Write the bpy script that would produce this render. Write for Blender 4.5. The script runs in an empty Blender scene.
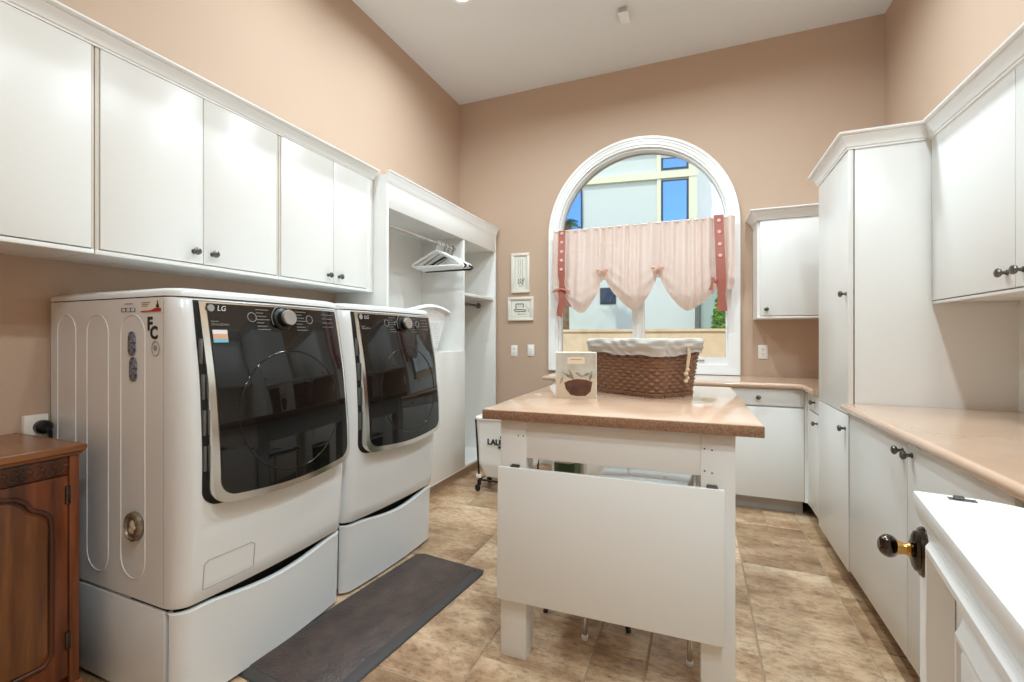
import bpy, bmesh, math, random
from mathutils import Vector, Matrix
random.seed(7)
PI = math.pi
SC = bpy.context.scene
COL = SC.collection

# ------------------------------------------------------------------ materials
def srgb(r, g, b):
    f = lambda c: (c / 12.92 if c <= .04045 else ((c + .055) / 1.055) ** 2.4)
    return (f(r / 255), f(g / 255), f(b / 255), 1)

def mat(name, col, rough=.5, metal=0, spec=.5, coat=0, bump=0, bscale=60, var=0, vscale=8, stretch=(1, 1, 1), col2=None, detail=4, trans=0, sheen=0):
    m = bpy.data.materials.new(name); m.use_nodes = True
    nt = m.node_tree; b = nt.nodes['Principled BSDF']
    b.inputs['Base Color'].default_value = col
    b.inputs['Roughness'].default_value = rough
    b.inputs['Metallic'].default_value = metal
    b.inputs['Specular IOR Level'].default_value = spec
    b.inputs['Coat Weight'].default_value = coat
    b.inputs['Coat Roughness'].default_value = .05
    if sheen: b.inputs['Sheen Weight'].default_value = sheen
    tc = nt.nodes.new('ShaderNodeTexCoord'); mp = nt.nodes.new('ShaderNodeMapping')
    mp.inputs['Scale'].default_value = stretch
    nt.links.new(tc.outputs['Object'], mp.inputs['Vector'])
    if var or col2:
        n = nt.nodes.new('ShaderNodeTexNoise'); n.inputs['Scale'].default_value = vscale; n.inputs['Detail'].default_value = detail
        nt.links.new(mp.outputs[0], n.inputs['Vector'])
        r = nt.nodes.new('ShaderNodeValToRGB')
        c2 = col2 or tuple(c * (1 - var) for c in col[:3]) + (1,)
        r.color_ramp.elements[0].position = .35; r.color_ramp.elements[1].position = .65
        r.color_ramp.elements[0].color = c2; r.color_ramp.elements[1].color = col
        nt.links.new(n.outputs['Fac'], r.inputs[0]); nt.links.new(r.outputs[0], b.inputs['Base Color'])
    if bump:
        n = nt.nodes.new('ShaderNodeTexNoise'); n.inputs['Scale'].default_value = bscale; n.inputs['Detail'].default_value = 3
        nt.links.new(mp.outputs[0], n.inputs['Vector'])
        bp = nt.nodes.new('ShaderNodeBump'); bp.inputs['Strength'].default_value = bump; bp.inputs['Distance'].default_value = .004
        nt.links.new(n.outputs['Fac'], bp.inputs['Height']); nt.links.new(bp.outputs[0], b.inputs['Normal'])
    if trans:
        t = nt.nodes.new('ShaderNodeBsdfTranslucent'); t.inputs['Color'].default_value = col
        mx = nt.nodes.new('ShaderNodeMixShader'); mx.inputs[0].default_value = trans
        nt.links.new(b.outputs[0], mx.inputs[1]); nt.links.new(t.outputs[0], mx.inputs[2])
        nt.links.new(mx.outputs[0], nt.nodes['Material Output'].inputs['Surface'])
    return m

def glassmat(name, tint, gloss=.06, rough=0.0):
    m = bpy.data.materials.new(name); m.use_nodes = True
    nt = m.node_tree; nt.nodes.remove(nt.nodes['Principled BSDF'])
    t = nt.nodes.new('ShaderNodeBsdfTransparent'); t.inputs[0].default_value = tint
    g = nt.nodes.new('ShaderNodeBsdfGlossy'); g.inputs['Roughness'].default_value = rough
    fr = nt.nodes.new('ShaderNodeFresnel'); fr.inputs[0].default_value = 1.5
    mx = nt.nodes.new('ShaderNodeMixShader')
    nt.links.new(fr.outputs[0], mx.inputs[0]); nt.links.new(t.outputs[0], mx.inputs[1]); nt.links.new(g.outputs[0], mx.inputs[2])
    nt.links.new(mx.outputs[0], nt.nodes['Material Output'].inputs['Surface'])
    return m

def woodmat(name, c1, c2, rough=.35, axis='Z'):
    m = bpy.data.materials.new(name); m.use_nodes = True
    nt = m.node_tree; b = nt.nodes['Principled BSDF']; b.inputs['Roughness'].default_value = rough
    tc = nt.nodes.new('ShaderNodeTexCoord'); mp = nt.nodes.new('ShaderNodeMapping')
    mp.inputs['Scale'].default_value = (14, 14, 1.3) if axis == 'Z' else (14, 1.3, 14)
    nt.links.new(tc.outputs['Object'], mp.inputs['Vector'])
    n = nt.nodes.new('ShaderNodeTexNoise'); n.inputs['Scale'].default_value = 2.2; n.inputs['Detail'].default_value = 8; n.inputs['Distortion'].default_value = .6
    nt.links.new(mp.outputs[0], n.inputs['Vector'])
    r = nt.nodes.new('ShaderNodeValToRGB'); r.color_ramp.elements[0].position = .3; r.color_ramp.elements[1].position = .72
    r.color_ramp.elements[0].color = c2; r.color_ramp.elements[1].color = c1
    nt.links.new(n.outputs['Fac'], r.inputs[0]); nt.links.new(r.outputs[0], b.inputs['Base Color'])
    return m

M = {}
M['white'] = mat('white_lacquer', srgb(232, 231, 227), .32)
M['white_trim'] = mat('white_trim_paint', srgb(238, 238, 236), .3)
M['enamel'] = mat('white_enamel', srgb(226, 227, 226), .22, coat=.3)
M['pedestal'] = mat('pedestal_enamel', srgb(224, 225, 224), .28, coat=.2)
M['wall'] = mat('tan_wall_paint', srgb(192, 165, 143), .75, bump=.05, bscale=180)
M['ceil'] = mat('ceiling_paint', srgb(226, 226, 224), .85, bump=.05, bscale=120)
M['laminate'] = mat('tan_laminate', srgb(208, 176, 150), .16, coat=.6, col2=srgb(202, 167, 140), vscale=5, detail=8)
M['lam_edge'] = mat('speckled_laminate_edge', srgb(164, 128, 102), .3, col2=srgb(128, 94, 72), vscale=160, detail=6)
M['black'] = mat('black_plastic', srgb(18, 18, 19), .35)
M['dark'] = mat('dark_gap', srgb(14, 14, 14), .7)
M['blackglass'] = mat('black_glass', srgb(14, 13, 13), .03, spec=.55)
M['chrome'] = mat('chrome', srgb(205, 203, 198), .12, 1)
M['silver'] = mat('brushed_silver', srgb(190, 189, 186), .3, 1)
M['pewter'] = mat('dark_pewter', srgb(112, 110, 106), .3, 1)
M['bronze'] = mat('dark_bronze', srgb(84, 77, 71), .14, 1)
M['brass'] = mat('worn_brass', srgb(196, 150, 84), .25, 1)
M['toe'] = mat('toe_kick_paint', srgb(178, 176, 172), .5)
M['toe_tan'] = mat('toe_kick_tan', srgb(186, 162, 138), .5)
M['mat'] = mat('rubber_mat', srgb(78, 61, 54), .42, bump=.7, bscale=90, col2=srgb(58, 47, 43), vscale=14)
M['mat_edge'] = mat('rubber_mat_edge', srgb(64, 59, 58), .45)
M['wood'] = woodmat('walnut_wood', srgb(126, 66, 34), srgb(66, 32, 16), .3)
M['wood_top'] = woodmat('walnut_top', srgb(152, 100, 62), srgb(104, 62, 36), .25, 'Y')
M['wood_dark'] = woodmat('walnut_carved', srgb(92, 48, 24), srgb(44, 22, 11), .4)
M['curtain'] = mat('pink_satin', srgb(249, 228, 217), .36, trans=.45, sheen=.3, bump=.15, bscale=40)
M['ribbon'] = mat('terracotta_ribbon', srgb(168, 98, 84), .5)
M['button'] = mat('pink_button', srgb(226, 184, 170), .45)
M['liner'] = mat('liner_cotton', srgb(192, 187, 180), .8, bump=.35, bscale=25)
M['rope'] = mat('cotton_cord', srgb(226, 208, 176), .8)
M['plastic'] = mat('white_plastic', srgb(238, 238, 238), .35)
M['hanger'] = mat('white_hanger_plastic', srgb(236, 236, 234), .3)
M['canvas'] = mat('white_canvas', srgb(234, 232, 228), .8, bump=.4, bscale=18)
M['ink'] = mat('black_ink', srgb(40, 38, 36), .7)
M['grey_ink'] = mat('grey_ink', srgb(150, 148, 142), .6)
M['label_white'] = mat('white_print', srgb(222, 222, 222), .5)
M['red'] = mat('red_print', srgb(186, 42, 44), .5)
M['navy'] = mat('patterned_navy', srgb(40, 42, 56), .4, col2=srgb(150, 152, 168), vscale=150, detail=1)
M['orange'] = mat('orange_print', srgb(214, 158, 124), .5)
M['blue'] = mat('blue_print', srgb(110, 180, 200), .5)
M['paper'] = mat('cream_paper', srgb(232, 228, 216), .8)
M['frame'] = mat('cream_frame', srgb(232, 224, 210), .5)
M['plate'] = mat('outlet_plastic', srgb(238, 234, 226), .4)
M['green'] = mat('green_plastic', srgb(66, 92, 52), .5)
M['pot_brown'] = mat('print_brown', srgb(112, 68, 48), .6, col2=srgb(78, 50, 38), vscale=30)
M['leaf_print'] = mat('print_grey_brown', srgb(112, 98, 80), .6, col2=srgb(176, 164, 142), vscale=40)
M['seat'] = mat('glossy_white_seat', srgb(226, 231, 236), .12, .7)
M['trim_silver'] = mat('polished_trim', srgb(222, 220, 214), .16, 1)
M['legend_grey'] = mat('legend_grey', srgb(118, 116, 112), .5)
M['stile'] = mat('cabinet_stile', srgb(214, 206, 194), .4)
M['hinge_grey'] = mat('hinge_grey', srgb(96, 95, 92), .5)
M['glass'] = glassmat('window_glass', (.93, .96, .95, 1))
M['stucco'] = mat('shade_toned_stucco', srgb(206, 212, 204), .9, bump=.15, bscale=40)  # white stucco with the facade's shade put into its colour
M['stucco2'] = mat('sunlit_toned_stucco', srgb(244, 244, 240), .9)  # same stucco, lightened in colour to stand for direct sun
M['cream'] = mat('cream_stucco_trim', srgb(226, 222, 192), .85)
M['skyglass'] = mat('sky_tinted_mirror_glass', srgb(112, 150, 208), .03, 1)  # mirror pane; the blue of the reflected sky is tinted into its colour
M['dkframe'] = mat('dark_window_frame', srgb(52, 62, 70), .4)
M['stone'] = mat('beige_block', srgb(236, 212, 176), .9, col2=srgb(224, 196, 158), vscale=6)
M['ground'] = mat('garden_gravel', srgb(190, 172, 148), .95, var=.2, vscale=5)
M['shadewall'] = mat('shaded_return_stucco', srgb(150, 166, 158), .9)  # stucco greyed and darkened in colour to stand for shade on the return
M['leaf'] = mat('bright_leaves', srgb(126, 178, 60), .5, col2=srgb(64, 112, 30), vscale=9, trans=.2)
M['palm'] = mat('palm_green', srgb(60, 98, 56), .5)
M['trunk'] = mat('palm_trunk', srgb(150, 118, 84), .9, var=.4, vscale=12)
M['knot'] = mat('knotted_cord', srgb(222, 200, 166), .8)

def emit(name, col, s):
    m = bpy.data.materials.new(name); m.use_nodes = True
    nt = m.node_tree; b = nt.nodes['Principled BSDF']
    b.inputs['Emission Color'].default_value = col; b.inputs['Emission Strength'].default_value = s
    return m
M['lens'] = emit('lamp_lens', (1, .95, .88, 1), 4)

def wicker_mat():
    m = mat('brown_wicker', srgb(128, 90, 66), .34)
    return m
M['wicker'] = wicker_mat()

def travertine():
    m = bpy.data.materials.new('travertine_tile'); m.use_nodes = True
    nt = m.node_tree; b = nt.nodes['Principled BSDF']; L = nt.links.new
    geo = nt.nodes.new('ShaderNodeNewGeometry'); tc = nt.nodes.new('ShaderNodeTexCoord')
    # every tile is cut from another piece of stone: shift the pattern by the tile's random number
    add = nt.nodes.new('ShaderNodeVectorMath'); add.operation = 'MULTIPLY_ADD'
    cmb = nt.nodes.new('ShaderNodeCombineXYZ'); ml = nt.nodes.new('ShaderNodeMath'); ml.operation = 'MULTIPLY'; ml.inputs[1].default_value = 37.
    L(geo.outputs['Random Per Island'], ml.inputs[0]); L(ml.outputs[0], cmb.inputs[0]); L(ml.outputs[0], cmb.inputs[2])
    add.inputs[1].default_value = (1, 1, 1); L(tc.outputs['Object'], add.inputs[0]); L(cmb.outputs[0], add.inputs[2])
    def noise(sc, stretch, det, rough, dist=0):
        mp = nt.nodes.new('ShaderNodeMapping'); mp.inputs['Scale'].default_value = stretch; L(add.outputs[0], mp.inputs[0])
        n = nt.nodes.new('ShaderNodeTexNoise'); n.inputs['Scale'].default_value = sc; n.inputs['Detail'].default_value = det; n.inputs['Roughness'].default_value = rough; n.inputs['Distortion'].default_value = dist
        L(mp.outputs[0], n.inputs['Vector']); return n.outputs['Fac']
    def ramp(fac, stops):
        r = nt.nodes.new('ShaderNodeValToRGB'); cr = r.color_ramp
        cr.elements[0].position, cr.elements[0].color = stops[0]; cr.elements[1].position, cr.elements[1].color = stops[-1]
        for p_, c_ in stops[1:-1]: e = cr.elements.new(p_); e.color = c_
        L(fac, r.inputs[0]); return r.outputs[0]
    def mul(a_, b_, f=1):
        m_ = nt.nodes.new('ShaderNodeMixRGB'); m_.blend_type = 'MULTIPLY'; m_.inputs[0].default_value = f; L(a_, m_.inputs[1]); L(b_, m_.inputs[2]); return m_.outputs[0]
    base = ramp(noise(3.2, (.8, 1.7, 1), 12, .72, .25), [(.30, srgb(132, 100, 72)), (.43, srgb(182, 148, 116)), (.55, srgb(212, 182, 150)), (.72, srgb(236, 214, 186))])
    tone = ramp(geo.outputs['Random Per Island'], [(0, (.74, .70, .66, 1)), (.3, (.93, .91, .89, 1)), (1, (1.04, 1.03, 1.02, 1))])
    grain = ramp(noise(24, (1, 2.0, 1), 7, .78), [(.36, (.58, .53, .48, 1)), (.50, (1, 1, 1, 1)), (.66, (1.14, 1.14, 1.13, 1))])
    pit = ramp(noise(10, (1, 1.6, 1), 9, .82), [(.34, (.30, .24, .19, 1)), (.40, (1, 1, 1, 1))])
    patch = ramp(noise(1.1, (1, 1, 1), 3, .5), [(.42, (.80, .76, .70, 1)), (.60, (1, 1, 1, 1))])
    class _o: pass
    mx2 = _o(); mx2.outputs = [mul(mul(mul(mul(base, tone), grain), pit, .9), patch)]
    r2 = _o(); r2.outputs = [pit]
    L(mx2.outputs[0], b.inputs['Base Color']); b.inputs['Roughness'].default_value = .34
    bp = nt.nodes.new('ShaderNodeBump'); bp.inputs['Strength'].default_value = .35; bp.inputs['Distance'].default_value = .004
    L(r2.outputs[0], bp.inputs['Height']); L(bp.outputs[0], b.inputs['Normal'])
    return m
M['travertine'] = travertine()
M['grout'] = mat('sand_grout', srgb(168, 146, 120), .9)

# ------------------------------------------------------------------ builders
WORLD = {}            # object name -> world offset of its local origin (unrotated)
class MB:
    def __init__(s): s.bm = bmesh.new()
    def _add(s, verts, faces):
        vs = [s.bm.verts.new(v) for v in verts]
        for f in faces:
            try: s.bm.faces.new([vs[i] for i in f])
            except ValueError: pass
        return s
    def _merge(s, b2):
        me = bpy.data.meshes.new('t'); b2.to_mesh(me); b2.free(); s.bm.from_mesh(me); bpy.data.meshes.remove(me); return s
    def box(s, x0, x1, y0, y1, z0, z1, bev=0, seg=2, rot=0, piv=None):
        b = bmesh.new(); bmesh.ops.create_cube(b, size=1)
        for v in b.verts:
            v.co = Vector(((x0 + x1) / 2 + v.co.x * (x1 - x0), (y0 + y1) / 2 + v.co.y * (y1 - y0), (z0 + z1) / 2 + v.co.z * (z1 - z0)))
        if bev: bmesh.ops.bevel(b, geom=b.edges[:], offset=bev, segments=seg, affect='EDGES', profile=.5)
        if rot:
            p = Vector(piv or ((x0 + x1) / 2, (y0 + y1) / 2, 0)); R = Matrix.Rotation(rot, 3, 'Z')
            for v in b.verts: v.co = R @ (v.co - p) + p
        return s._merge(b)
    def prism(s, pts, o, u, v, w, d, bev=0):
        """polygon pts in the (u, v) plane at o, thickened by d along w"""
        o, u, v, w = map(Vector, (o, u, v, w)); b = bmesh.new()
        A = [b.verts.new(o + u * p[0] + v * p[1]) for p in pts]; B = [b.verts.new(o + u * p[0] + v * p[1] + w * d) for p in pts]
        n = len(pts)
        b.faces.new(A); b.faces.new(B[::-1])
        for i in range(n): b.faces.new((A[i], B[i], B[(i + 1) % n], A[(i + 1) % n]))
        bmesh.ops.recalc_face_normals(b, faces=b.faces[:])
        if bev: bmesh.ops.bevel(b, geom=b.edges[:], offset=bev, segments=2, affect='EDGES', profile=.5)
        return s._merge(b)
    def lathe(s, prof, o, ax, n=24, sx=1, sy=1):
        """prof: (radius, distance along ax)"""
        o = Vector(o); ax = Vector(ax).normalized(); t = Vector((0, 0, 1)) if abs(ax.z) < .9 else Vector((1, 0, 0))
        e1 = ax.cross(t).normalized(); e2 = ax.cross(e1)
        vs, fs = [], []
        for r, h in prof:
            for k in range(n):
                a = 2 * PI * k / n; vs.append(o + ax * h + e1 * (r * math.cos(a) * sx) + e2 * (r * math.sin(a) * sy))
        for i in range(len(prof) - 1):
            for k in range(n):
                fs.append((i * n + k, i * n + (k + 1) % n, (i + 1) * n + (k + 1) % n, (i + 1) * n + k))
        fs.append(tuple(range(n))[::-1]); fs.append(tuple(range((len(prof) - 1) * n, len(prof) * n)))
        return s._add(vs, fs)
    def tube(s, pts, r, n=8, closed=False):
        pts = [Vector(p) for p in pts]; N = len(pts); rings = []; prev = None; vs, fs = [], []
        for i, p in enumerate(pts):
            if closed: t = pts[(i + 1) % N] - pts[i - 1]
            else: t = pts[min(i + 1, N - 1)] - pts[max(i - 1, 0)]
            t.normalize()
            if prev is None:
                h = Vector((0, 0, 1)) if abs(t.z) < .9 else Vector((1, 0, 0)); e1 = t.cross(h).normalized()
            else: e1 = (prev - t * prev.dot(t)).normalized()
            prev = e1; e2 = t.cross(e1); rr = r[i] if isinstance(r, (list, tuple)) else r
            for k in range(n):
                a = 2 * PI * k / n; vs.append(p + e1 * rr * math.cos(a) + e2 * rr * math.sin(a))
        for i in range(N if closed else N - 1):
            j = (i + 1) % N
            for k in range(n): fs.append((i * n + k, i * n + (k + 1) % n, j * n + (k + 1) % n, j * n + k))
        if not closed: fs.append(tuple(range(n))[::-1]); fs.append(tuple(range((N - 1) * n, N * n)))
        return s._add(vs, fs)
    def sweep(s, prof, path, closed=False):
        """prof: (out, z) closed polygon, path: (x, y) polyline; out is to the right of travel; mitred"""
        P = [Vector((p[0], p[1])) for p in path]; N = len(P); vs, fs = [], []; m = len(prof)
        for i in range(N):
            a = P[i] - P[i - 1] if (i > 0 or closed) else None
            c = P[(i + 1) % N] - P[i] if (i < N - 1 or closed) else None
            a = a or c; c = c or a
            na = Vector((a.y, -a.x)).normalized(); nc = Vector((c.y, -c.x)).normalized()
            h = (na + nc).normalized(); k = 1 / max(.2, h.dot(na))
            for o, z in prof: vs.append((P[i].x + h.x * o * k, P[i].y + h.y * o * k, z))
        for i in range(N if closed else N - 1):
            j = (i + 1) % N
            for q in range(m): fs.append((i * m + q, i * m + (q + 1) % m, j * m + (q + 1) % m, j * m + q))
        if not closed: fs.append(tuple(range(m))); fs.append(tuple(range((N - 1) * m, N * m))[::-1])
        return s._add(vs, fs)
    def grid(s, f, nu, nv, thick=None):
        """f(i/nu, j/nv) -> point; thick: vector offset to give depth"""
        vs = [Vector(f(i / nu, j / nv)) for i in range(nu + 1) for j in range(nv + 1)]
        idx = lambda i, j: i * (nv + 1) + j
        fs = [(idx(i, j), idx(i + 1, j), idx(i + 1, j + 1), idx(i, j + 1)) for i in range(nu) for j in range(nv)]
        if thick is not None:
            t = Vector(thick); n0 = len(vs); vs += [v + t for v in vs[:]]
            fs += [tuple(n0 + q for q in f_[::-1]) for f_ in fs[:]]
            ring = [idx(i, 0) for i in range(nu)] + [idx(nu, j) for j in range(nv)] + [idx(i, nv) for i in range(nu, 0, -1)] + [idx(0, j) for j in range(nv, 0, -1)]
            for a, b in zip(ring, ring[1:] + ring[:1]): fs.append((b, a, n0 + a, n0 + b))
        return s._add(vs, fs)
    def sphere(s, c, r, sc=(1, 1, 1), n=16):
        b = bmesh.new(); bmesh.ops.create_uvsphere(b, u_segments=n, v_segments=max(6, n // 2), radius=r)
        for v in b.verts: v.co = Vector((c[0] + v.co.x * sc[0], c[1] + v.co.y * sc[1], c[2] + v.co.z * sc[2]))
        return s._merge(b)
    def build(s, name, m, parent=None, loc=None, ang=32, flat=False, recalc=True):
        off = Vector(WORLD[parent.name]) if parent else Vector(loc or (0, 0, 0))
        if recalc: bmesh.ops.recalc_face_normals(s.bm, faces=s.bm.faces[:])
        for v in s.bm.verts: v.co -= off
        me = bpy.data.meshes.new(name); s.bm.to_mesh(me); s.bm.free()
        me.materials.append(M[m] if isinstance(m, str) else m)
        if not flat:
            me.shade_smooth(); me.set_sharp_from_angle(angle=math.radians(ang))
        o = bpy.data.objects.new(name, me); COL.objects.link(o)
        if parent: o.parent = parent
        else: o.location = off
        WORLD[o.name] = tuple(off)
        return o

def thing(name, label, cat, loc, group=None):
    o = bpy.data.objects.new(name, None); o.empty_display_size = .1; COL.objects.link(o); o.location = loc
    o['label'] = label; o['category'] = cat
    if group: o['group'] = group
    WORLD[o.name] = tuple(loc); return o
def tag(o, label, cat, group=None):
    o['label'] = label; o['category'] = cat
    if group: o['group'] = group
    return o
def struct(o): o['kind'] = 'structure'; return o
def lab(o, label): o['label'] = label; return o

def text_mb(txt, size, o, u, v, depth=.0006, align='LEFT', bold=0):
    """raised lettering lying in the plane spanned by u (reading direction) and v (up)"""
    c = bpy.data.curves.new('t', 'FONT'); c.body = txt; c.size = size; c.extrude = depth; c.align_x = align; c.offset = bold; c.resolution_u = 3
    ob = bpy.data.objects.new('t', c); COL.objects.link(ob)
    dg = bpy.context.evaluated_depsgraph_get(); me = bpy.data.meshes.new_from_object(ob.evaluated_get(dg))
    u, v = Vector(u), Vector(v); w = u.cross(v); R = Matrix((u, v, w)).transposed()
    mb = MB(); mb.bm.from_mesh(me)
    for q in mb.bm.verts: q.co = R @ q.co + Vector(o)
    bpy.data.objects.remove(ob); bpy.data.curves.remove(c); bpy.data.meshes.remove(me)
    return mb

# crown profile: (out, z) from z=0 (bottom) to height h
def crown_prof(z0, h=.075, d=.06):
    q = [(0, 0), (.12, 0), (.12, .12), (.22, .16), (.26, .30), (.38, .44), (.58, .62), (.70, .72), (.70, .80), (.92, .84), (1, .90), (1, 1), (0, 1)]
    return [(a * d, z0 + b * h) for a, b in q]

XL, XR, YB, YF, ZC = -2.36, 1.325, 4.33, -1.3, 3.73

# ------------------------------------------------------------------ floor: travertine in a random ashlar pattern
def make_floor():
    u = .2032; nx, ny = 24, 34; x0, y0 = -2.62, -1.42
    used = [[False] * ny for _ in range(nx)]; rnd = random.Random(11)
    mb = MB(); g = .0025
    for j in range(ny):
        for i in range(nx):
            if used[i][j]: continue
            opts = [(3, 2), (2, 3), (2, 2), (2, 2), (3, 2), (2, 1), (1, 2), (1, 1)]; rnd.shuffle(opts)
            opts.sort(key=lambda t: -(t[0] * t[1]) + rnd.random() * 4)
            for a, b in opts + [(1, 1)]:
                if i + a <= nx and j + b <= ny and not any(used[i + p][j + q] for p in range(a) for q in range(b)): break
            for p in range(a):
                for q in range(b): used[i + p][j + q] = True
            X0, X1, Y0, Y1 = x0 + i * u + g, x0 + (i + a) * u - g, y0 + j * u + g, y0 + (j + b) * u - g
            X0, X1, Y0, Y1 = max(X0, XL), min(X1, XR), max(Y0, YF), min(Y1, YB)
            if X1 - X0 < .01 or Y1 - Y0 < .01: continue
            e = .003
            vs = [(X0, Y0, -.004), (X1, Y0, -.004), (X1, Y1, -.004), (X0, Y1, -.004), (X0 + e, Y0 + e, 0), (X1 - e, Y0 + e, 0), (X1 - e, Y1 - e, 0), (X0 + e, Y1 - e, 0)]
            mb._add(vs, [(4, 5, 6, 7), (0, 1, 5, 4), (1, 2, 6, 5), (2, 3, 7, 6), (3, 0, 4, 7)])
    n = len(mb.bm.faces)
    mb.box(XL - .2, XR + .2, YF - .2, YB + .2, -.15, -.003)
    mb.bm.faces.ensure_lookup_table()
    o = mb.build('floor', 'travertine', flat=True); o.data.materials.append(M['grout'])
    for p in o.data.polygons:
        if p.index >= n: p.material_index = 1
    return struct(o)
make_floor()

# ------------------------------------------------------------------ shell
struct(MB().box(XL - .2, XL, YF - .2, YB + .2, -.02, ZC + .2).build('wall_left', 'wall', flat=True))
struct(MB().box(XR, XR + .2, YF - .2, YB + .2, -.02, ZC + .2).build('wall_right', 'wall', flat=True))
struct(MB().box(XL - .2, XR + .2, YF - .2, YF, -.02, ZC + .2).build('wall_front', 'wall', flat=True))
struct(MB().box(XL - .2, XR + .2, YF - .2, YB + .25, ZC, ZC + .2).build('ceiling', 'ceil', flat=True))
WCX, WSZ, WR, WZB = -.515, 2.232, .775, .955      # arched opening: centre, spring height, radius, bottom
def arch(r, zb, n=40, cx=WCX):
    return [(cx - r, zb)] + [(cx - r * math.cos(PI * k / n), WSZ + r * math.sin(PI * k / n)) for k in range(n + 1)] + [(cx + r, zb)]
def wall_back():
    mb = MB(); bm = mb.bm
    hole = arch(WR, WZB); outer = [(XL - .2, -.02), (XR + .2, -.02), (XR + .2, ZC + .1), (XL - .2, ZC + .1)]
    rings = []
    for y in (YB, YB + .25):
        H = [bm.verts.new((x, y, z)) for x, z in hole]; O = [bm.verts.new((x, y, z)) for x, z in outer]
        ed = [bm.edges.new((r[i], r[(i + 1) % len(r)])) for r in (H, O) for i in range(len(r))]
        bmesh.ops.triangle_fill(bm, edges=ed, use_beauty=True); rings.append((H, O))
    for q in (0, 1):
        A, B = rings[0][q], rings[1][q]
        for i in range(len(A)): bm.faces.new((A[i], A[(i + 1) % len(A)], B[(i + 1) % len(A)], B[i]))
    # remove any fill over the opening
    for f in [f for f in bm.faces if abs(f.normal.y) > .9 or True]:
        c = f.calc_center_median()
        inside = (abs(c.x - WCX) < WR - .01 and WZB < c.z < WSZ) or (c.z >= WSZ and math.hypot(c.x - WCX, c.z - WSZ) < WR - .012)
        if inside and (abs(c.y - YB) < .001 or abs(c.y - YB - .25) < .001): bm.faces.remove(f)
    struct(mb.build('wall_back', 'wall', flat=True))
wall_back()
struct(MB().box(XL, -1.14, YB - .016, YB, 0, .11, .004).build('baseboard_back', 'white_trim'))

# ------------------------------------------------------------------ arched window
def arch_frame(mb, ro, ri, zbo, zbi, y0, y1):
    """flat arched ring between outer and inner outline"""
    A, B = arch(ro, zbo), arch(ri, zbi); n = len(A); vs, fs = [], []
    for y in (y0, y1):
        vs += [(x, y, z) for x, z in A] + [(x, y, z) for x, z in B]
    for i in range(n):
        j = (i + 1) % n; a, b, c, d = i, j, n + j, n + i; k = 2 * n
        fs += [(a, b, c, d), (k + a, k + d, k + c, k + b), (a, k + a, k + b, b), (d, c, k + c, k + d)]
    return mb._add(vs, fs)
win = bpy.data.objects.new('window_1', None); COL.objects.link(win); win.location = (WCX, YB, WZB); WORLD['window_1'] = (WCX, YB, WZB); struct(win)
mb = MB()
arch_frame(mb, .843, .82, .930, .950, YB - .034, YB - .001)
arch_frame(mb, .83, .80, .940, .965, YB - .026, YB - .001)
arch_frame(mb, .812, .772, .950, .985, YB - .02, YB + .02)
mb.build('window_casing', 'white_trim', win, ang=40)
mb = MB(); arch_frame(mb, .776, .752, .952, 1.01, YB - .012, YB + .10)
arch_frame(mb, .758, .735, 1.0, 1.075, YB + .015, YB + .10)
mb.build('window_frame', 'white_trim', win, ang=40)
mb = MB(); mb.box(WCX - .055, WCX + .055, YB + .055, YB + .098, 1.07, 1.82, .006)
mb.box(WCX - .022, WCX + .022, YB + .04, YB + .06, 1.07, 1.82, .004)
mb.box(WCX - .74, WCX + .74, YB + .05, YB + .099, 1.80, 1.86, .006)
mb.build('mullion', 'white_trim', win)
p = arch(.745, 1.06); MB().prism(p, (0, YB + .075, 0), (1, 0, 0), (0, 0, 1), (0, 1, 0), .006).build('window_pane', 'glass', win, flat=True)
mb = MB(); mb.box(-.04, .085, YB + .02, YB + .052, 1.028, 1.05, .006); mb.box(.0, .05, YB - .0, YB + .03, 1.045, 1.058, .004); mb.build('window_lock', 'silver', win)

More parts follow.
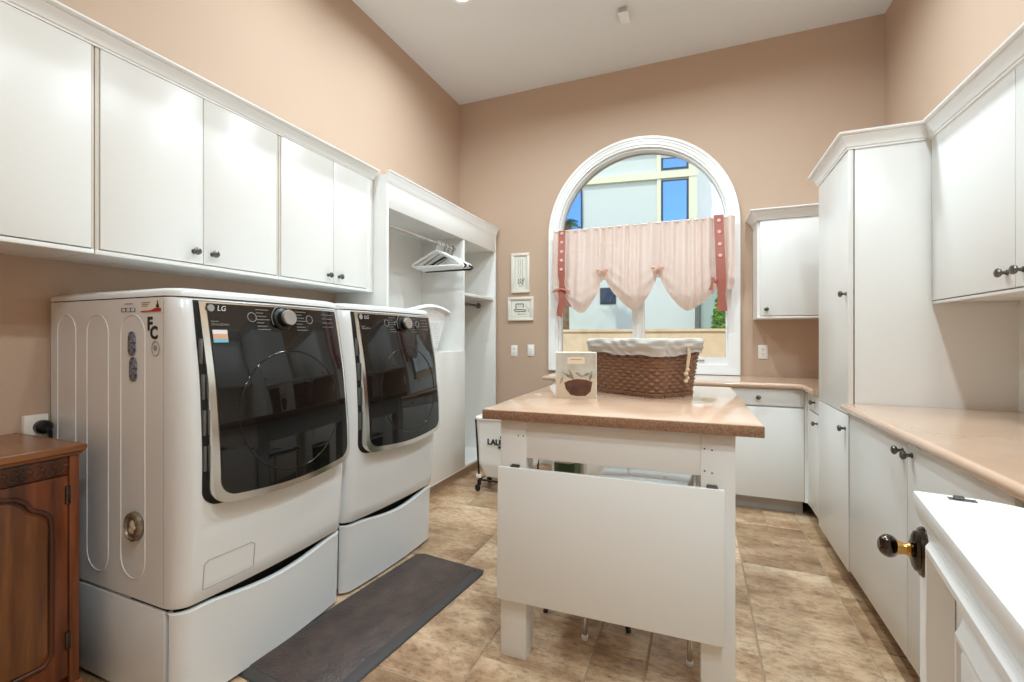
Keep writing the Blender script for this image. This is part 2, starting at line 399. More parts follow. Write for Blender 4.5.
# ------------------------------------------------------------------ curtain
CY = 4.235
ties = [(-1.205, 1.70), (-.807, 1.845), (-.325, 1.84), (.165, 1.70)]
lows = [(-1.012, 1.475), (-.537, 1.495), (-.09, 1.478)]
def hem(x):
    if x < ties[0][0]: t = (ties[0][0] - x) / .085; return 1.70 - .10 * math.sin(min(1, t) * PI * .7)
    if x > ties[3][0]: t = (x - ties[3][0]) / .12; return 1.70 - .05 * math.sin(min(1, t) * PI * .7)
    for k in range(3):
        a, b = ties[k], ties[k + 1]
        if a[0] <= x <= b[0]:
            lx, lz = lows[k]
            if x <= lx: t = (x - a[0]) / (lx - a[0]); top = a[1]
            else: t = (b[0] - x) / (b[0] - lx); top = b[1]
            s = 1 - (1 - t) ** 1.55
            return top + (lz - top) * s
    return 1.7
def tie_d(x): return min(abs(x - t[0]) for t in ties)
def curtain_pt(u, v):
    x0 = -1.283 + u * 1.568; zb = hem(x0); zt = 2.268
    z = zt + (zb - zt) * v
    # cloth is pulled in towards the ties low down
    near = min(ties, key=lambda t: abs(t[0] - x0)); pull = math.exp(-((x0 - near[0]) / .10) ** 2) * max(0, (v - .45) / .55) ** 2
    x = x0 + (near[0] - x0) * .45 * pull
    ph = x0 * 78 + 1.7 * math.sin(x0 * 9.1) + .9 * math.sin(x0 * 23)
    amp = .013 + .010 * math.sin(x0 * 31 + 1) ** 2
    y = CY - amp * math.sin(ph) * (1 - .35 * v)
    d = tie_d(x0); bil = min(1, d / .2)
    y -= .075 * bil * math.sin(min(1, v) * PI * .62) ** 2           # billow into the room
    y += .05 * bil * max(0, v - .86) / .14                            # hem rolls under
    y -= .012 * pull * (1 + math.sin(x0 * 160))
    # swags: diagonal creases running down from each tie
    sw = math.sin((z - 1.5) * 60 + d * 55) * .006 * max(0, v - .5) * 2 * min(1, d / .06) * (1 - min(1, d / .26) * .6)
    y -= sw
    return (x, y, z)
cur = thing('curtain', 'gathered pale pink balloon curtain hanging across the arched window', 'curtain', (-.5, CY, 2.27))
mb = MB().grid(curtain_pt, 260, 70); mb.build('curtain_fabric', 'curtain', cur, ang=80)
mb = MB().tube([(-1.29, CY + .004, 2.262), (.287, CY + .004, 2.262)], .006); mb.build('curtain_rod', 'white_trim', cur)
def rosette(x, z, r=.075):
    mb = MB(); y = CY - .03
    for k, (a0, sp) in enumerate(((200, 42), (270, 34), (335, 42), (250, 25), (300, 26))):
        def f(u, v, a0=a0, sp=sp, k=k):
            a = math.radians(a0 + (u - .5) * 2 * sp * (.35 + .65 * v)); rr = r * (1.0 - .12 * k) * v
            return (x + rr * math.cos(a) * .95, y - .03 * math.sin(v * PI) - .012 * math.sin(u * PI * 3) * v - .004 * k, z + rr * math.sin(a))
        mb.grid(f, 10, 8, (0, .0025, 0))
    return mb
for x, z in ((-.807, 1.868), (-.325, 1.862)):
    rosette(x, z, .066).build('gathered_tuck', 'curtain', cur, ang=70)
def ribbon(x, w, z0, z1, tail, lean):
    f = lambda u, v: (x + (u - .5) * w * (1 - .25 * max(0, 1 - abs(v - .83) / .12)) + lean * v, CY - .022 - .03 * math.sin(v * PI * .9) ** 2, z0 + (z1 - z0) * v)
    r = MB().grid(f, 4, 30, (0, -.003, 0)).build('ribbon', 'ribbon', cur)
    lab(r, 'terracotta ribbon strap with pink buttons')
    return r, f
rl, fl = ribbon(-1.197, .068, 2.262, 1.66, 0, .004)
rr, fr = ribbon(.158, .075, 2.275, 1.47, 0, .028)
def button(par, c):
    MB().lathe([(.013, 0), (.0155, .002), (.0155, .005), (.012, .008)], c, (0, -1, 0), 16).build('button', 'button', par)
for v in (.05, .19, .34, .48, .62): q = fl(.5, v); button(rl, (q[0], q[1] - .003, q[2]))
for v in (.06, .18, .31, .43): q = fr(.5, v); button(rr, (q[0], q[1] - .003, q[2]))
mb = MB()
mb.grid(lambda u, v: (-1.20 + (u - .5) * .055 - .005 * v + .01 * math.sin(v * 5), CY - .05 - .012 * math.sin(v * 4 + u * 2), 1.69 - .235 * v - .02 * u), 4, 14, (0, -.002, 0))
mb.grid(lambda u, v: (-1.165 + (u - .5) * .03 + .05 * v * v - .01 * math.sin(v * 6), CY - .052, 1.69 - .15 * v - .012 * u), 4, 12, (0, -.002, 0))
mb.grid(lambda u, v: (-1.19 + .11 * v * math.cos(.6 + 2.2 * u) , CY - .055 - .02 * math.sin(v * PI), 1.685 + .06 * v * math.sin(.3 + u * 2.6) - .03 * v), 8, 8, (0, -.002, 0))
mb.sphere((-1.19, CY - .055, 1.69), .018, (1.2, .7, 1))
mb.build('ribbon_bow', 'ribbon', cur)
mb = MB()
mb.grid(lambda u, v: (.115 + (u - .5) * .03 - .02 * v * v, CY - .06, 1.745 - .10 * v + .05 * math.sin(v * PI) * u), 4, 10, (0, -.002, 0))
mb.sphere((.135, CY - .06, 1.72), .016, (1, .7, 1.4)); mb.build('ribbon_bow', 'ribbon', cur)

# ------------------------------------------------------------------ cabinet parts
KNOB = [(.006, 0), (.006, .012), (.009, .014), (.0145, .018), (.0165, .023), (.015, .028), (.009, .0315), (.002, .032)]
def knob(par, c, ax, s=1.0):
    prof = [(.010 * s, 0), (.010 * s, .003 * s)] + [(r * s, h * s + .003) for r, h in KNOB]
    return MB().lathe(prof, c, ax, 16).build('knob', 'pewter', par)
def door_x(par, xf, y0, y1, z0, z1, sgn, kn=None, name='door', th=.02):
    """slab door with its face at x = xf looking along sgn*X"""
    xs = sorted((xf, xf - sgn * th))
    d = MB().box(xs[0], xs[1], y0, y1, z0, z1, .002).build(name, 'white', par)
    if kn: knob(d, (xf, kn[0], kn[1]), (sgn, 0, 0))
    return d

# left wall cabinets
UF = -2.014; UZ0, UZ1 = 1.551, 2.302
def left_upper(y0, y1, doors, label):
    t = thing('wall_cabinet', label, 'cabinet', ((XL + UF) / 2, (y0 + y1) / 2, UZ0), 'white wall cabinets above the laundry machines')
    mb = MB(); xb = XL + .002; xf = UF - .022
    mb.box(xb, xf, y0, y1, UZ0 + .004, UZ1)
    mb.build('carcass', 'white', t, flat=True)
    MB().box(xf - .018, UF - .002, y0, y1, UZ0, UZ0 + .016, .002).build('bottom_rail', 'white', t)
    for a, b in ((y0, doors[0][0] - .002), (doors[-1][1] + .002, y1)): MB().box(xf, UF - .004, a, b, UZ0 + .016, UZ1 - .002, .001).build('stile', 'white' if b - a > .05 else 'stile', t)
    for a, b, k in doors: door_x(t, UF, a, b, UZ0 + .020, UZ1 - .003, 1, k)
    return t
left_upper(.10, .966, [(.108, .532, None), (.536, .957, None)], 'white wall cabinet cut off by the left edge of the photo')
left_upper(.970, 1.748, [(.984, 1.357, (1.317, 1.62)), (1.361, 1.736, (1.398, 1.62))], 'white two door wall cabinet directly above the near washer')
left_upper(1.752, 2.500, [(1.765, 2.134, (2.092, 1.615)), (2.138, 2.43, (2.178, 1.615))], 'white two door wall cabinet touching the open wardrobe')
tag(MB().sweep(crown_prof(UZ1 - .002, .062, .055), [(UF - .004, .10), (UF - .004, 2.505)]).box(XL + .002, UF - .002, .10, 2.503, UZ1 + .002, UZ1 + .02).build('crown_molding', 'white_trim', loc=(UF, 1.3, UZ1), ang=25),
    'long white crown moulding running along the tops of the left wall cabinets', 'moulding')

# ------------------------------------------------------------------ open wardrobe
WX = -1.912; Y0w, Y1w = 2.506, 4.285; ZT = 2.314
w = thing('open_wardrobe', 'white open wardrobe with hanging rods in the far left corner', 'wardrobe', (-2.13, 3.4, 0))
xb = XL + .002
MB().box(xb, WX, Y0w, Y0w + .022, 0, ZT, .0015).build('side_panel', 'white', w)
MB().box(xb, WX, Y1w - .03, Y1w, 0, ZT, .0015).build('side_panel', 'white', w)
MB().box(xb, WX - .002, 3.585, 3.607, .11, 2.13, .0015).build('divider', 'white', w)
MB().box(xb, WX - .02, Y0w + .022, Y1w - .03, 2.125, 2.145).build('top_panel', 'white', w)
MB().box(xb, xb + .008, Y0w + .022, Y1w - .03, .1, 2.13).build('back_panel', 'white', w)
MB().box(WX - .02, WX, Y0w + .022, Y1w - .03, 2.115, ZT, .0015).build('fascia', 'white', w)
MB().sweep(crown_prof(ZT - .03, .078, .022), [(xb + .3, Y0w), (WX, Y0w), (WX, Y1w), (xb, Y1w)][1:] ).box(xb, WX, Y0w, Y1w, ZT - .001, ZT + .02).build('crown', 'white_trim', w, ang=25)
MB().box(xb, WX - .004, Y0w + .022, Y1w - .03, .09, .112, .0015).build('floor_panel', 'white', w)
MB().box(WX - .07, WX - .055, Y0w + .022, Y1w, 0, .092).build('toe_kick', 'toe_tan', w)
MB().box(WX - .02, WX, Y0w + .022, 3.607, .112, 1.128, .0015).build('lower_front', 'white', w)
MB().box(xb, WX - .02, Y0w + .022, 3.585, 1.108, 1.128).build('lower_top', 'white', w)
MB().box(xb, WX - .015, 3.607, Y1w - .03, 1.625, 1.65, .0015).build('shelf', 'white', w)
RODX = -2.0
r1 = MB().tube([(RODX, Y0w + .022, 2.032), (RODX, 3.585, 2.032)], .0125, 14).build('hanging_rod', 'chrome', w)
MB().lathe([(.028, 0), (.028, .006), (.016, .012)], (RODX, Y0w + .022, 2.032), (0, 1, 0)).build('rod_socket', 'chrome', r1)
r2 = MB().tube([(-2.1, 3.607, 1.575), (-2.1, Y1w - .03, 1.575)], .0125, 14).build('hanging_rod', 'pewter', w)
MB().lathe([(.028, 0), (.028, .006), (.016, .02)], (-2.1, Y1w - .03, 1.575), (0, -1, 0)).build('rod_socket', 'pewter', r2)

def hanger(y, ang, color, wide, label, rad=.0065, drop=0):
    c = Vector((RODX, y, 2.032 + .0125 + .004))
    t = thing('clothes_hanger', label, 'hanger', (RODX, y, 1.83), 'clothes hangers on the wardrobe rod')
    hp = [c + Vector((.020 * math.cos(a), 0, -.020 + .022 * math.sin(a) - .0)) for a in [math.radians(q) for q in range(200, -60, -20)]]
    hp += [c + Vector((.004, 0, -.05)), c + Vector((0, 0, -.085 - drop))]
    hk = MB().tube(hp, .003, 8).build('hook', M['chrome'] if color == 'hanger_black' else M[color if color in M else 'hanger'], t)
    zt = -.085 - drop; h = .105
    pts = [(0, zt), (.05, zt - .018), (wide * .75, zt - h * .72), (wide, zt - h), (wide + .004, zt - h - .012), (wide - .012, zt - h - .022)]
    pts = pts + [(0, zt - h - .022)] + [(-a, b) for a, b in pts[::-1]][:-1]
    MB().tube([c + Vector((a, 0, b)) for a, b in pts], rad, 8, closed=True).build('bar', M['black'] if color == 'hanger_black' else M[color], t)
    t.rotation_euler.z = 0
    for ch in t.children: pass
    t.rotation_euler = (0, 0, ang)
    return t
HZ = [(3.275, .10, 'hanger', .215, 'white plastic hanger nearest the washers on the wardrobe rod', .0095, .0),
      (3.305, -.06, 'hanger', .21, 'white plastic hanger, second from the near end of the rod', .0095, .01),
      (3.335, .05, 'hanger', .205, 'white plastic hanger, third from the near end of the rod', .009, .0),
      (3.365, -.10, 'hanger', .21, 'white plastic hanger just in front of the slimmer black hanger', .0075, .015),
      (3.395, .04, 'hanger_black', .20, 'slim black hanger hanging between white hangers', .008, .0),
      (3.425, -.04, 'hanger', .215, 'white plastic hanger between the two black hangers', .007, .0),
      (3.46, .05, 'hanger_black', .225, 'wide black hanger whose shoulder sticks out past the white ones', .0085, .012),
      (3.49, -.03, 'hanger', .215, 'white plastic hanger right behind the wide black hanger', .007, .0),
      (3.53, .03, 'pewter', .2, 'thin grey metal hanger at the far end of the rod', .0035, .0)]
for y, a, cl, wd, lb, rd, dr in HZ: hanger(y, a, cl, wd, lb, rd, dr)

# plastic laundry basket on the lower box
lbx, lby = -2.06, 2.95
bk = thing('laundry_basket', 'white plastic laundry basket on the wardrobe ledge behind the dryer', 'basket', (lbx, lby, 1.128))
def rr_pt(a, hx, hy, r):
    """point on a rounded rectangle at parameter a in [0,1)"""
    segs = []; sx, sy = hx - r, hy - r
    per = [2 * sy, PI / 2 * r, 2 * sx, PI / 2 * r] * 2
    t = (a % 1) * sum(per); 
    base = [((hx, -sy), (0, 1)), None, ((sx, hy), (-1, 0)), None, ((-hx, sy), (0, -1)), None, ((-sx, -hy), (1, 0)), None]
    cs = [None, (sx, sy, 0), None, (-sx, sy, 90), None, (-sx, -sy, 180), None, (sx, -sy, 270)]
    for k in range(8):
        if t <= per[k] or k == 7:
            if base[k]: (px, py), (dx, dy) = base[k]; return (px + dx * t, py + dy * t)
            cx, cy, a0 = cs[k]; an = math.radians(a0) + (t / r if r else 0); return (cx + r * math.cos(an), cy + r * math.sin(an))
        t -= per[k]
def lb_wall(u, v):
    hx, hy = .155 + .055 * v, .225 + .065 * v; x, y = rr_pt(u, hx, hy, .09)
    return (lbx + x, lby + y, 1.13 + .30 * v)
mb = MB()
# lattice of slats: perforated wall from crossing diagonal strips, plus solid base and bands
for k in range(64):
    for sgn in (1, -1):
        pts = [lb_wall((k / 64 + sgn * .09 * q / 8) % 1, .10 + .72 * q / 8) for q in range(9)]
        mb.tube(pts, .0028, 5)
mb.grid(lambda u, v: lb_wall(u, v * .12), 80, 2); mb.grid(lambda u, v: lb_wall(u, .80 + v * .20), 80, 3)
mb.prism([rr_pt(k / 48, .155, .225, .09) for k in range(48)], (lbx, lby, 1.129), (1, 0, 0), (0, 1, 0), (0, 0, 1), .004)
mb.build('basket_body', 'plastic', bk, ang=60)
def rim_z(u):
    x, y = rr_pt(u, .21, .29, .09); return 1.425 + .05 * math.cos(min(1, abs(y) / .29) * PI / 2) ** 1 - .022 * (1 if abs(y) > .2 else 0) * max(0, 1 - abs(x) / .2) + .015
mb = MB()
N = 96; prof = [(-.006, -.035), (.0, .0), (.012, .006), (.030, .0), (.034, -.016), (.030, -.016), (.024, -.006), (.006, -.006)]
vs, fs = [], []
for k in range(N):
    x, y = rr_pt(k / N, .21, .29, .09); x2, y2 = rr_pt((k + .5) / N, .21, .29, .09); n = Vector((x, y)).normalized()
    nx = Vector((x / .21 ** 2, y / .29 ** 2)).normalized(); z = rim_z(k / N)
    for o, h in prof: vs.append((lbx + x + nx.x * o, lby + y + nx.y * o, z + h))
m_ = len(prof)
for k in range(N):
    for q in range(m_): fs.append((k * m_ + q, k * m_ + (q + 1) % m_, ((k + 1) % N) * m_ + (q + 1) % m_, ((k + 1) % N) * m_ + q))
mb._add(vs, fs); mb.build('basket_rim', 'plastic', bk, ang=60)

# ------------------------------------------------------------------ washer and dryer
def lerp_tab(tab, z):
    for (a, b), (c, d) in zip(tab, tab[1:]):
        if z <= c: return b + (d - b) * max(0, (z - a)) / (c - a)
    return tab[-1][1]
def smooth_tab(tab, z, w=.05): return sum(lerp_tab(tab, z + k * w / 2) for k in (-2, -1, 0, 1, 2)) / 5
PROF = [(.02, .754), (.335, .767), (.40, .777), (.6, .795), (.85, .800), (1.1, .788), (1.385, .748), (1.42, .740)]
def machine(X0, y0, rot, W, washer, label, plabel):
    pass
    def fx(y, z, side=True):
        """front face x (world, unrotated) at local y across and height z"""
        p = smooth_tab(PROF, z); t = 2 * y / W - 1; p += .022 * (1 - t * t) - .004
        ry = .05; rx = p - .700; d = min(y, W - y)
        if d < ry: p -= rx * (1 - math.sqrt(max(0, 1 - ((ry - d) / ry) ** 2)))
        return X0 + p
    name = 'washing_machine' if washer else 'clothes_dryer'
    t = thing(name, label, 'washing machine' if washer else 'dryer', (X0, y0, .345))
    ys = [0, .002, .006, .012, .02, .03, .04, .05] ; ys = ys + [.05 + (W - .1) * k / 16 for k in range(1, 16)] + [W - q for q in ys[::-1]]
    zs = [.352, .36] + [.36 + (1.378 - .36) * k / 20 for k in range(1, 21)] + [1.384]
    mb = MB(); vs, fs = [], []; n = len(ys) + 2
    for i, z in enumerate(zs):
        ins = .006 if i in (0, len(zs) - 1) else 0
        vs.append((X0, y0, z)); vs += [(fx(y, z) - ins, y0 + y, z) for y in ys]; vs.append((X0, y0 + W, z))
    for i in range(len(zs) - 1):
        for k in range(n): fs.append((i * n + k, i * n + (k + 1) % n, (i + 1) * n + (k + 1) % n, (i + 1) * n + k))
    fs.append(tuple(range(n))[::-1]); fs.append(tuple(range((len(zs) - 1) * n, len(zs) * n)))
    mb._add(vs, fs)
    mb.build('body', 'enamel', t, ang=40)
    # pressed grooves of the side panels
    for yy in (y0 - .0005, y0 + W + .0005):
        for xa, xb_, za, zb in ((-2.30, -2.175, .40, 1.335), (-2.10, -1.965, .405, 1.332), (-1.89, -1.752, .418, 1.328)):
            r = (xb_ - xa) / 2; cx = (xa + xb_) / 2
            pts = [(cx + r * math.cos(a), yy, zb - r + r * math.sin(a)) for a in [PI * q / 12 for q in range(13)]] + [(cx + r * math.cos(a), yy, za + r + r * math.sin(a)) for a in [PI + PI * q / 12 for q in range(13)]]
            MB().tube(pts, .0022, 6, closed=True).build('side_groove', 'enamel', t, ang=80)
    MB().box(X0 + .6985, X0 + .7005, y0 - .0008, y0 + .002, .362, 1.376).build('panel_seam', 'toe', t, flat=True)
    # lid
    def lidx(y): return fx(y, 1.385) + .002
    mb = MB(); NY = 34
    out = [(X0, 0)] + [(lidx(W * k / NY) , W * k / NY) for k in range(NY + 1)] + [(X0, W)]
    b = bmesh.new(); zz = [(1.388, 0), (1.388, -.0), (1.402, 0), (1.411, .006), (1.416, .02)]
    rings = []
    cxm, cym = X0 + .37, W / 2
    for z, ins in zz[1:]:
        ring = []
        for x, y in out:
            sx = (abs(x - cxm) - ins) / abs(x - cxm); sy = (abs(y - cym) - ins) / max(1e-6, abs(y - cym)) if abs(y - cym) > ins else 1
            ring.append(b.verts.new((cxm + (x - cxm) * sx, y0 + cym + (y - cym) * sy, z)))
        rings.append(ring)
    for A, B in zip(rings, rings[1:]):
        for k in range(len(A)): b.faces.new((A[k], A[(k + 1) % len(A)], B[(k + 1) % len(A)], B[k]))
    b.faces.new(rings[0][::-1]); b.faces.new(rings[-1]); mb._merge(b)
    mb.build('lid', 'enamel', t, ang=50)
    MB().box(X0 + .01, X0 + .68, y0 + .004, y0 + W - .004, 1.381, 1.391).build('lid_gap', 'dark', t)
    # door: gasket recess, chrome trim, black glass with control strip
    yl, yr, zt = .060 + max(0, W - .735), W - .038, 1.374
    def zbot(y):
        s = (y - yl) / (yr - yl); z = .690 - .022 * math.sin(PI * s) + .004 * s; r = .05
        d = min(y - yl, yr - y)
        if d < r: z += r - math.sqrt(max(0, r * r - (r - d) ** 2))
        return z
    def ysp(u):      # denser near both sides
        return yl + (yr - yl) * (.5 - .5 * math.cos(PI * u))
    def lean(z): return .022 - .034 * (z - .69) / .69
    def panel(off, shr, zt_, thick, shl=None, ln=1):
        shl = shr if shl is None else shl
        def f(u, v):
            y = ysp(u); yq = (y - yl) / (yr - yl) * (yr - yl - shl - shr) + yl + shl
            zb = zbot(y) + shr * 1.1; z = zb + (zt_ - zb) * v
            return (fx(yq, z) + off + ln * lean(z), y0 + yq, z)
        return MB().grid(f, 40, 34, (-thick, 0, 0))
    panel(.003, -.006, zt + .003, .02, -.013, 0).build('door_recess', 'dark', t, ang=50)
    panel(.022, 0, zt, .045, 0).build('door_trim', M['trim_silver'], t, ang=40)
    # white side rail seen to the left of the glass
    gl = panel(.027, .022, zt - .006, .015, .024).build('door_glass', 'blackglass', t, ang=45)
    lab(gl, 'curved black glass door with control strip')
    # seam between control strip and door glass; bowl ring shown through the glass
    def on(y, z, o=.0278): return (fx(y, z) + o + lean(z), y0 + y, z)
    yc, zc, rb = .40, .965, .235
    mb = MB()
    mb.tube([on(yc + rb * math.cos(a), zc + rb * .98 * math.sin(a), .0262) for a in [2 * PI * k / 64 for k in range(64)]], .0035, 8, closed=True)
    mb.build('door_bowl_ring', 'blackglass', gl, ang=80)
    # dial
    dy = .385 if washer else .40; zk = 1.322
    c = Vector(on(dy, zk, .026)); nrm = Vector((1, 0, .16)).normalized()
    dl = MB().lathe([(.044, 0), (.044, .006), (.034, .010), (.033, .030)], c, nrm, 32).build('dial', 'black', t)
    MB().lathe([(.0315, .030), (.0315, .040), (.029, .044), (.001, .0445)], c, nrm, 32).build('dial_cap', 'silver', dl)
    # printed legends on the control strip
    U, V = (0, 1, 0), Vector((.16, 0, 1)).normalized()
    U = Vector((0.03, 1, 0)).normalized(); U = (U - V * U.dot(V)).normalized()
    pt = on(.112, 1.343, .0282)
    text_mb('LG', .026, pt, U, V).build('brand_lettering', 'label_white', gl, flat=True)
    MB().lathe([(.0125, 0), (.0125, .0008)], on(.093, 1.352, .0278), (1, 0, .1), 20).build('brand_emblem', 'grey_ink', gl)
    text_mb('Inverter', .0085, on(.086, 1.303, .0285), U, V).build('small_lettering', 'grey_ink', gl, flat=True)
    text_mb('DirectDrive', .013, on(.086, 1.291, .0285), U, V).build('small_lettering', 'grey_ink', gl, flat=True)
    for side, yy in ((-1, dy - .118), (1, dy + .062)):
        mb = MB()
        for k in range(7):
            x, y, z = on(yy, 1.353 - k * .0125, .0284)
            mb.box(x - .0005, x + .0012, y, y + .055 - .012 * ((k * 5) % 3), z, z + .0035)
        mb.build('printed_legend', M['legend_grey'], gl, flat=True)
    mb = MB()
    for k in range(8):
        x, y, z = on(W - .155 + (k % 2) * .035, 1.348 - (k // 2) * .018, .0284); mb.box(x - .0005, x + .0012, y, y + .028, z, z + .003)
    mb.build('printed_display', M['legend_grey'], gl, flat=True)
    for yy in (dy - .135, dy + .135):
        MB().tube([on(yy + .017 * math.cos(a), 1.325 + .017 * math.sin(a), .0284) for a in [2 * PI * k / 24 for k in range(24)]], .0013, 6, closed=True).build('button_ring', 'grey_ink', gl, ang=80)
    MB().tube([on(dy + .052 * math.cos(a), zk + .052 * math.sin(a), .0285) for a in [2 * PI * k / 40 for k in range(4, 24)]], .0013, 6).build('dial_scale', 'grey_ink', gl, ang=80)
    # hinge tabs in the dark recess on the left
    for z in (.80, .92, 1.04, 1.16):
        MB().box(fx(yl - .006, z) - .004, fx(yl - .006, z) + .008, y0 + yl - .011, y0 + yl - .002, z, z + .085, .002).build('hinge_cover', M['hinge_grey'], t)
    if washer:
        # energy sticker
        for (za, zb, mm) in ((1.262, 1.276, 'label_white'), (1.244, 1.262, 'orange'), (1.232, 1.244, 'blue')):
            def f(u, v, za=za, zb=zb): return on(.088 + .05 * u, za + (zb - za) * v, .0288)
            MB().grid(f, 2, 2, (-.001, 0, 0)).build('energy_sticker', mm, gl, flat=True)
        # drain service hatch
        pts = [(y0 + .075, .395), (y0 + .255, .395), (y0 + .255, .480), (y0 + .24, .492), (y0 + .09, .492), (y0 + .075, .48)]
        MB().tube([(fx(y - y0, z) + .0005, y, z) for a, b in zip(pts, pts[1:] + pts[:1]) for y, z in [(a[0] + (b[0] - a[0]) * q / 8, a[1] + (b[1] - a[1]) * q / 8) for q in range(8)]], .0018, 6, closed=True).build('service_hatch', 'toe', t, ang=80)
        # stickers on the near side
        yf = y0 - .0005; u, v = (1, 0, 0), (0, 0, 1)
        s = MB().prism([(-1.775, 1.335), (-1.655, 1.335), (-1.655, 1.376), (-1.775, 1.376)], (0, yf, 0), u, v, (0, -1, 0), .0008).build('paper_sticker', 'paper', t, flat=True)
        MB().prism([(-1.772, 1.336), (-1.662, 1.336), (-1.662, 1.347), (-1.68, 1.350), (-1.70, 1.346), (-1.72, 1.341), (-1.772, 1.340)], (0, yf - .0008, 0), u, v, (0, -1, 0), .0006).build('red_wave', 'red', s, flat=True)
        MB().prism([(-1.69, 1.350), (-1.672, 1.350), (-1.674, 1.358), (-1.678, 1.362), (-1.679, 1.373), (-1.683, 1.373), (-1.684, 1.362), (-1.688, 1.358)], (0, yf - .0008, 0), u, v, (0, -1, 0), .0006).build('printed_figure', 'ink', s, flat=True)
        mb = MB()
        for k, (a, b) in enumerate(((.045, 1.366), (.034, 1.360), (.03, 1.354))): mb.box(-1.765, -1.765 + a, yf - .0014, yf - .0008, b, b + .003)
        mb.build('printed_line', 'grey_ink', s, flat=True)
        mb = text_mb('F', .062, (-1.738, yf - .0004, 1.275), u, v, bold=.0022); mb2 = text_mb('C', .058, (-1.722, yf - .0004, 1.246), u, v, bold=.0022)
        me = bpy.data.meshes.new('t'); mb2.bm.to_mesh(me); mb.bm.from_mesh(me); mb.build('lettering', 'ink', t, flat=True)
        s = MB().prism([(-1.885, 1.338), (-1.805, 1.338), (-1.805, 1.352), (-1.885, 1.352)], (0, yf, 0), u, v, (0, -1, 0), .0008).build('pictogram_strip', 'navy', t, flat=True)
        mb = MB()
        for k in range(3): mb.box(-1.878 + .026 * k, -1.862 + .026 * k, yf - .0014, yf - .0006, 1.340, 1.350)
        mb.build('pictogram', 'label_white', s, flat=True)
        MB().box(-1.865, -1.82, yf - .0008, yf, 1.364, 1.368).build('printed_line', 'grey_ink', t, flat=True)
        mb = MB(); mb.tube([(-1.692 + .02 * math.cos(a), yf - .0005, 1.212 + .024 * math.sin(a)) for a in [2 * PI * k / 28 for k in range(28)]], .0017, 6, closed=True)
        mb.lathe([(.010, 0), (.010, .001)], (-1.694, yf, 1.214), (0, -1, 0), 16); mb.build('round_logo', 'grey_ink', t, ang=80)
    for ch in t.children:
        if ch.name.split('.')[0] in ('side_groove', 'paper_sticker', 'lettering', 'pictogram_strip', 'printed_line', 'round_logo'): ch.location.x += .013
    for ch in gl.children:
        if W > .735 and ch.name.split('.')[0] in ('brand_lettering', 'brand_emblem', 'small_lettering', 'energy_sticker'): ch.location.y += .012; ch.location.x += .0016
    t.rotation_euler.z = rot
    # pedestal
    p = thing('laundry_pedestal', plabel, 'pedestal', (X0, y0, 0), 'drawer pedestals under the laundry machines')
    MB().box(X0, X0 + .698, y0 + .001, y0 + W - .001, .02, .338, .003).build('housing', 'pedestal', p)
    def ztop(y):
        s = y / W; return .334 - (.030 * math.sin(PI * min(1, max(0, (s - .14) / .76))) ** 1.2 if .14 < s < .90 else 0)
    def f(u, v):
        y = .003 + (W - .006) * (.5 - .5 * math.cos(PI * u)); z = .012 + (ztop(y) - .012) * v
        return (fx(y, z), y0 + y, z)
    MB().grid(f, 40, 14, None).grid(lambda u, v: (lambda q: (q[0] - .03 * v, q[1], q[2] + .004 * math.sin(v * PI)))(f(u, 1)), 40, 3).build('drawer_front', 'pedestal', p, ang=50)
    MB().box(X0 + .60, X0 + .72, y0 + .03, y0 + W - .03, .03, .342).box(X0 + .5, X0 + .70, y0 + .01, y0 + W - .01, .336, .352).build('drawer_hollow', 'dark', p)
    for fy in (.06, W - .06):
        for fxx in (.06, .62): MB().lathe([(.02, 0), (.022, .006), (.014, .022)], (X0 + fxx, y0 + fy, 0), (0, 0, 1), 12).build('levelling_foot', 'black', p)
    p.rotation_euler.z = rot
    return t
machine(-2.337, .982, -math.radians(.7), .747, True, 'near front load washer with black glass door, stickers on its side', 'white drawer pedestal under the near washer with open black handle gap')
machine(-2.328, 1.769, -math.radians(2.6), .733, False, 'farther front load dryer with black glass door, next to the wardrobe', 'white drawer pedestal under the farther dryer')

# magnets on the washer side
def side_y(x): return .982 - (x + 2.337) * math.tan(math.radians(.7)) 
def stadium(cx, cz, w, h, n=10):
    r = w / 2
    return [(cx + r * math.cos(a), cz + h / 2 - r + r * math.sin(a)) for a in [PI * q / n for q in range(n + 1)]] + [(cx + r * math.cos(a), cz - h / 2 + r + r * math.sin(a)) for a in [PI + PI * q / n for q in range(n + 1)]]
for cx, cz, lb in ((-1.809, 1.228, 'dark patterned oblong magnet, upper of two on the washer side'), (-1.801, 1.140, 'dark patterned oblong magnet, lower of two on the washer side')):
    tag(MB().prism(stadium(cx, cz, .040, .084), (0, side_y(cx) - .0008, 0), (1, 0, 0), (0, 0, 1), (0, -1, 0), .004, .0012).build('magnet', 'navy', loc=(cx, side_y(cx), cz)), lb, 'magnet')
mx, mz = -1.785, .604; my = side_y(mx) - .001
md = thing('medallion_magnet', 'round bronze medallion magnet low on the washer side', 'magnet', (mx, my, mz))
MB().lathe([(.043, 0), (.045, .004), (.043, .016), (.036, .019), (.033, .012), (.001, .012)], (mx, my, mz), (0, -1, 0), 36, 1, 1.12).build('rim', mat('aged_bronze', srgb(150, 132, 112), .4, .4, var=.4, vscale=60), md)
mb = MB(); mb.sphere((mx + .002, my - .013, mz + .008), .014, (.8, .5, 1.2)); mb.sphere((mx - .004, my - .013, mz - .012), .012, (1.1, .5, 1)); mb.sphere((mx + .012, my - .013, mz - .002), .007)
mb.build('relief', mat('pale_relief', srgb(196, 178, 152), .5), md)

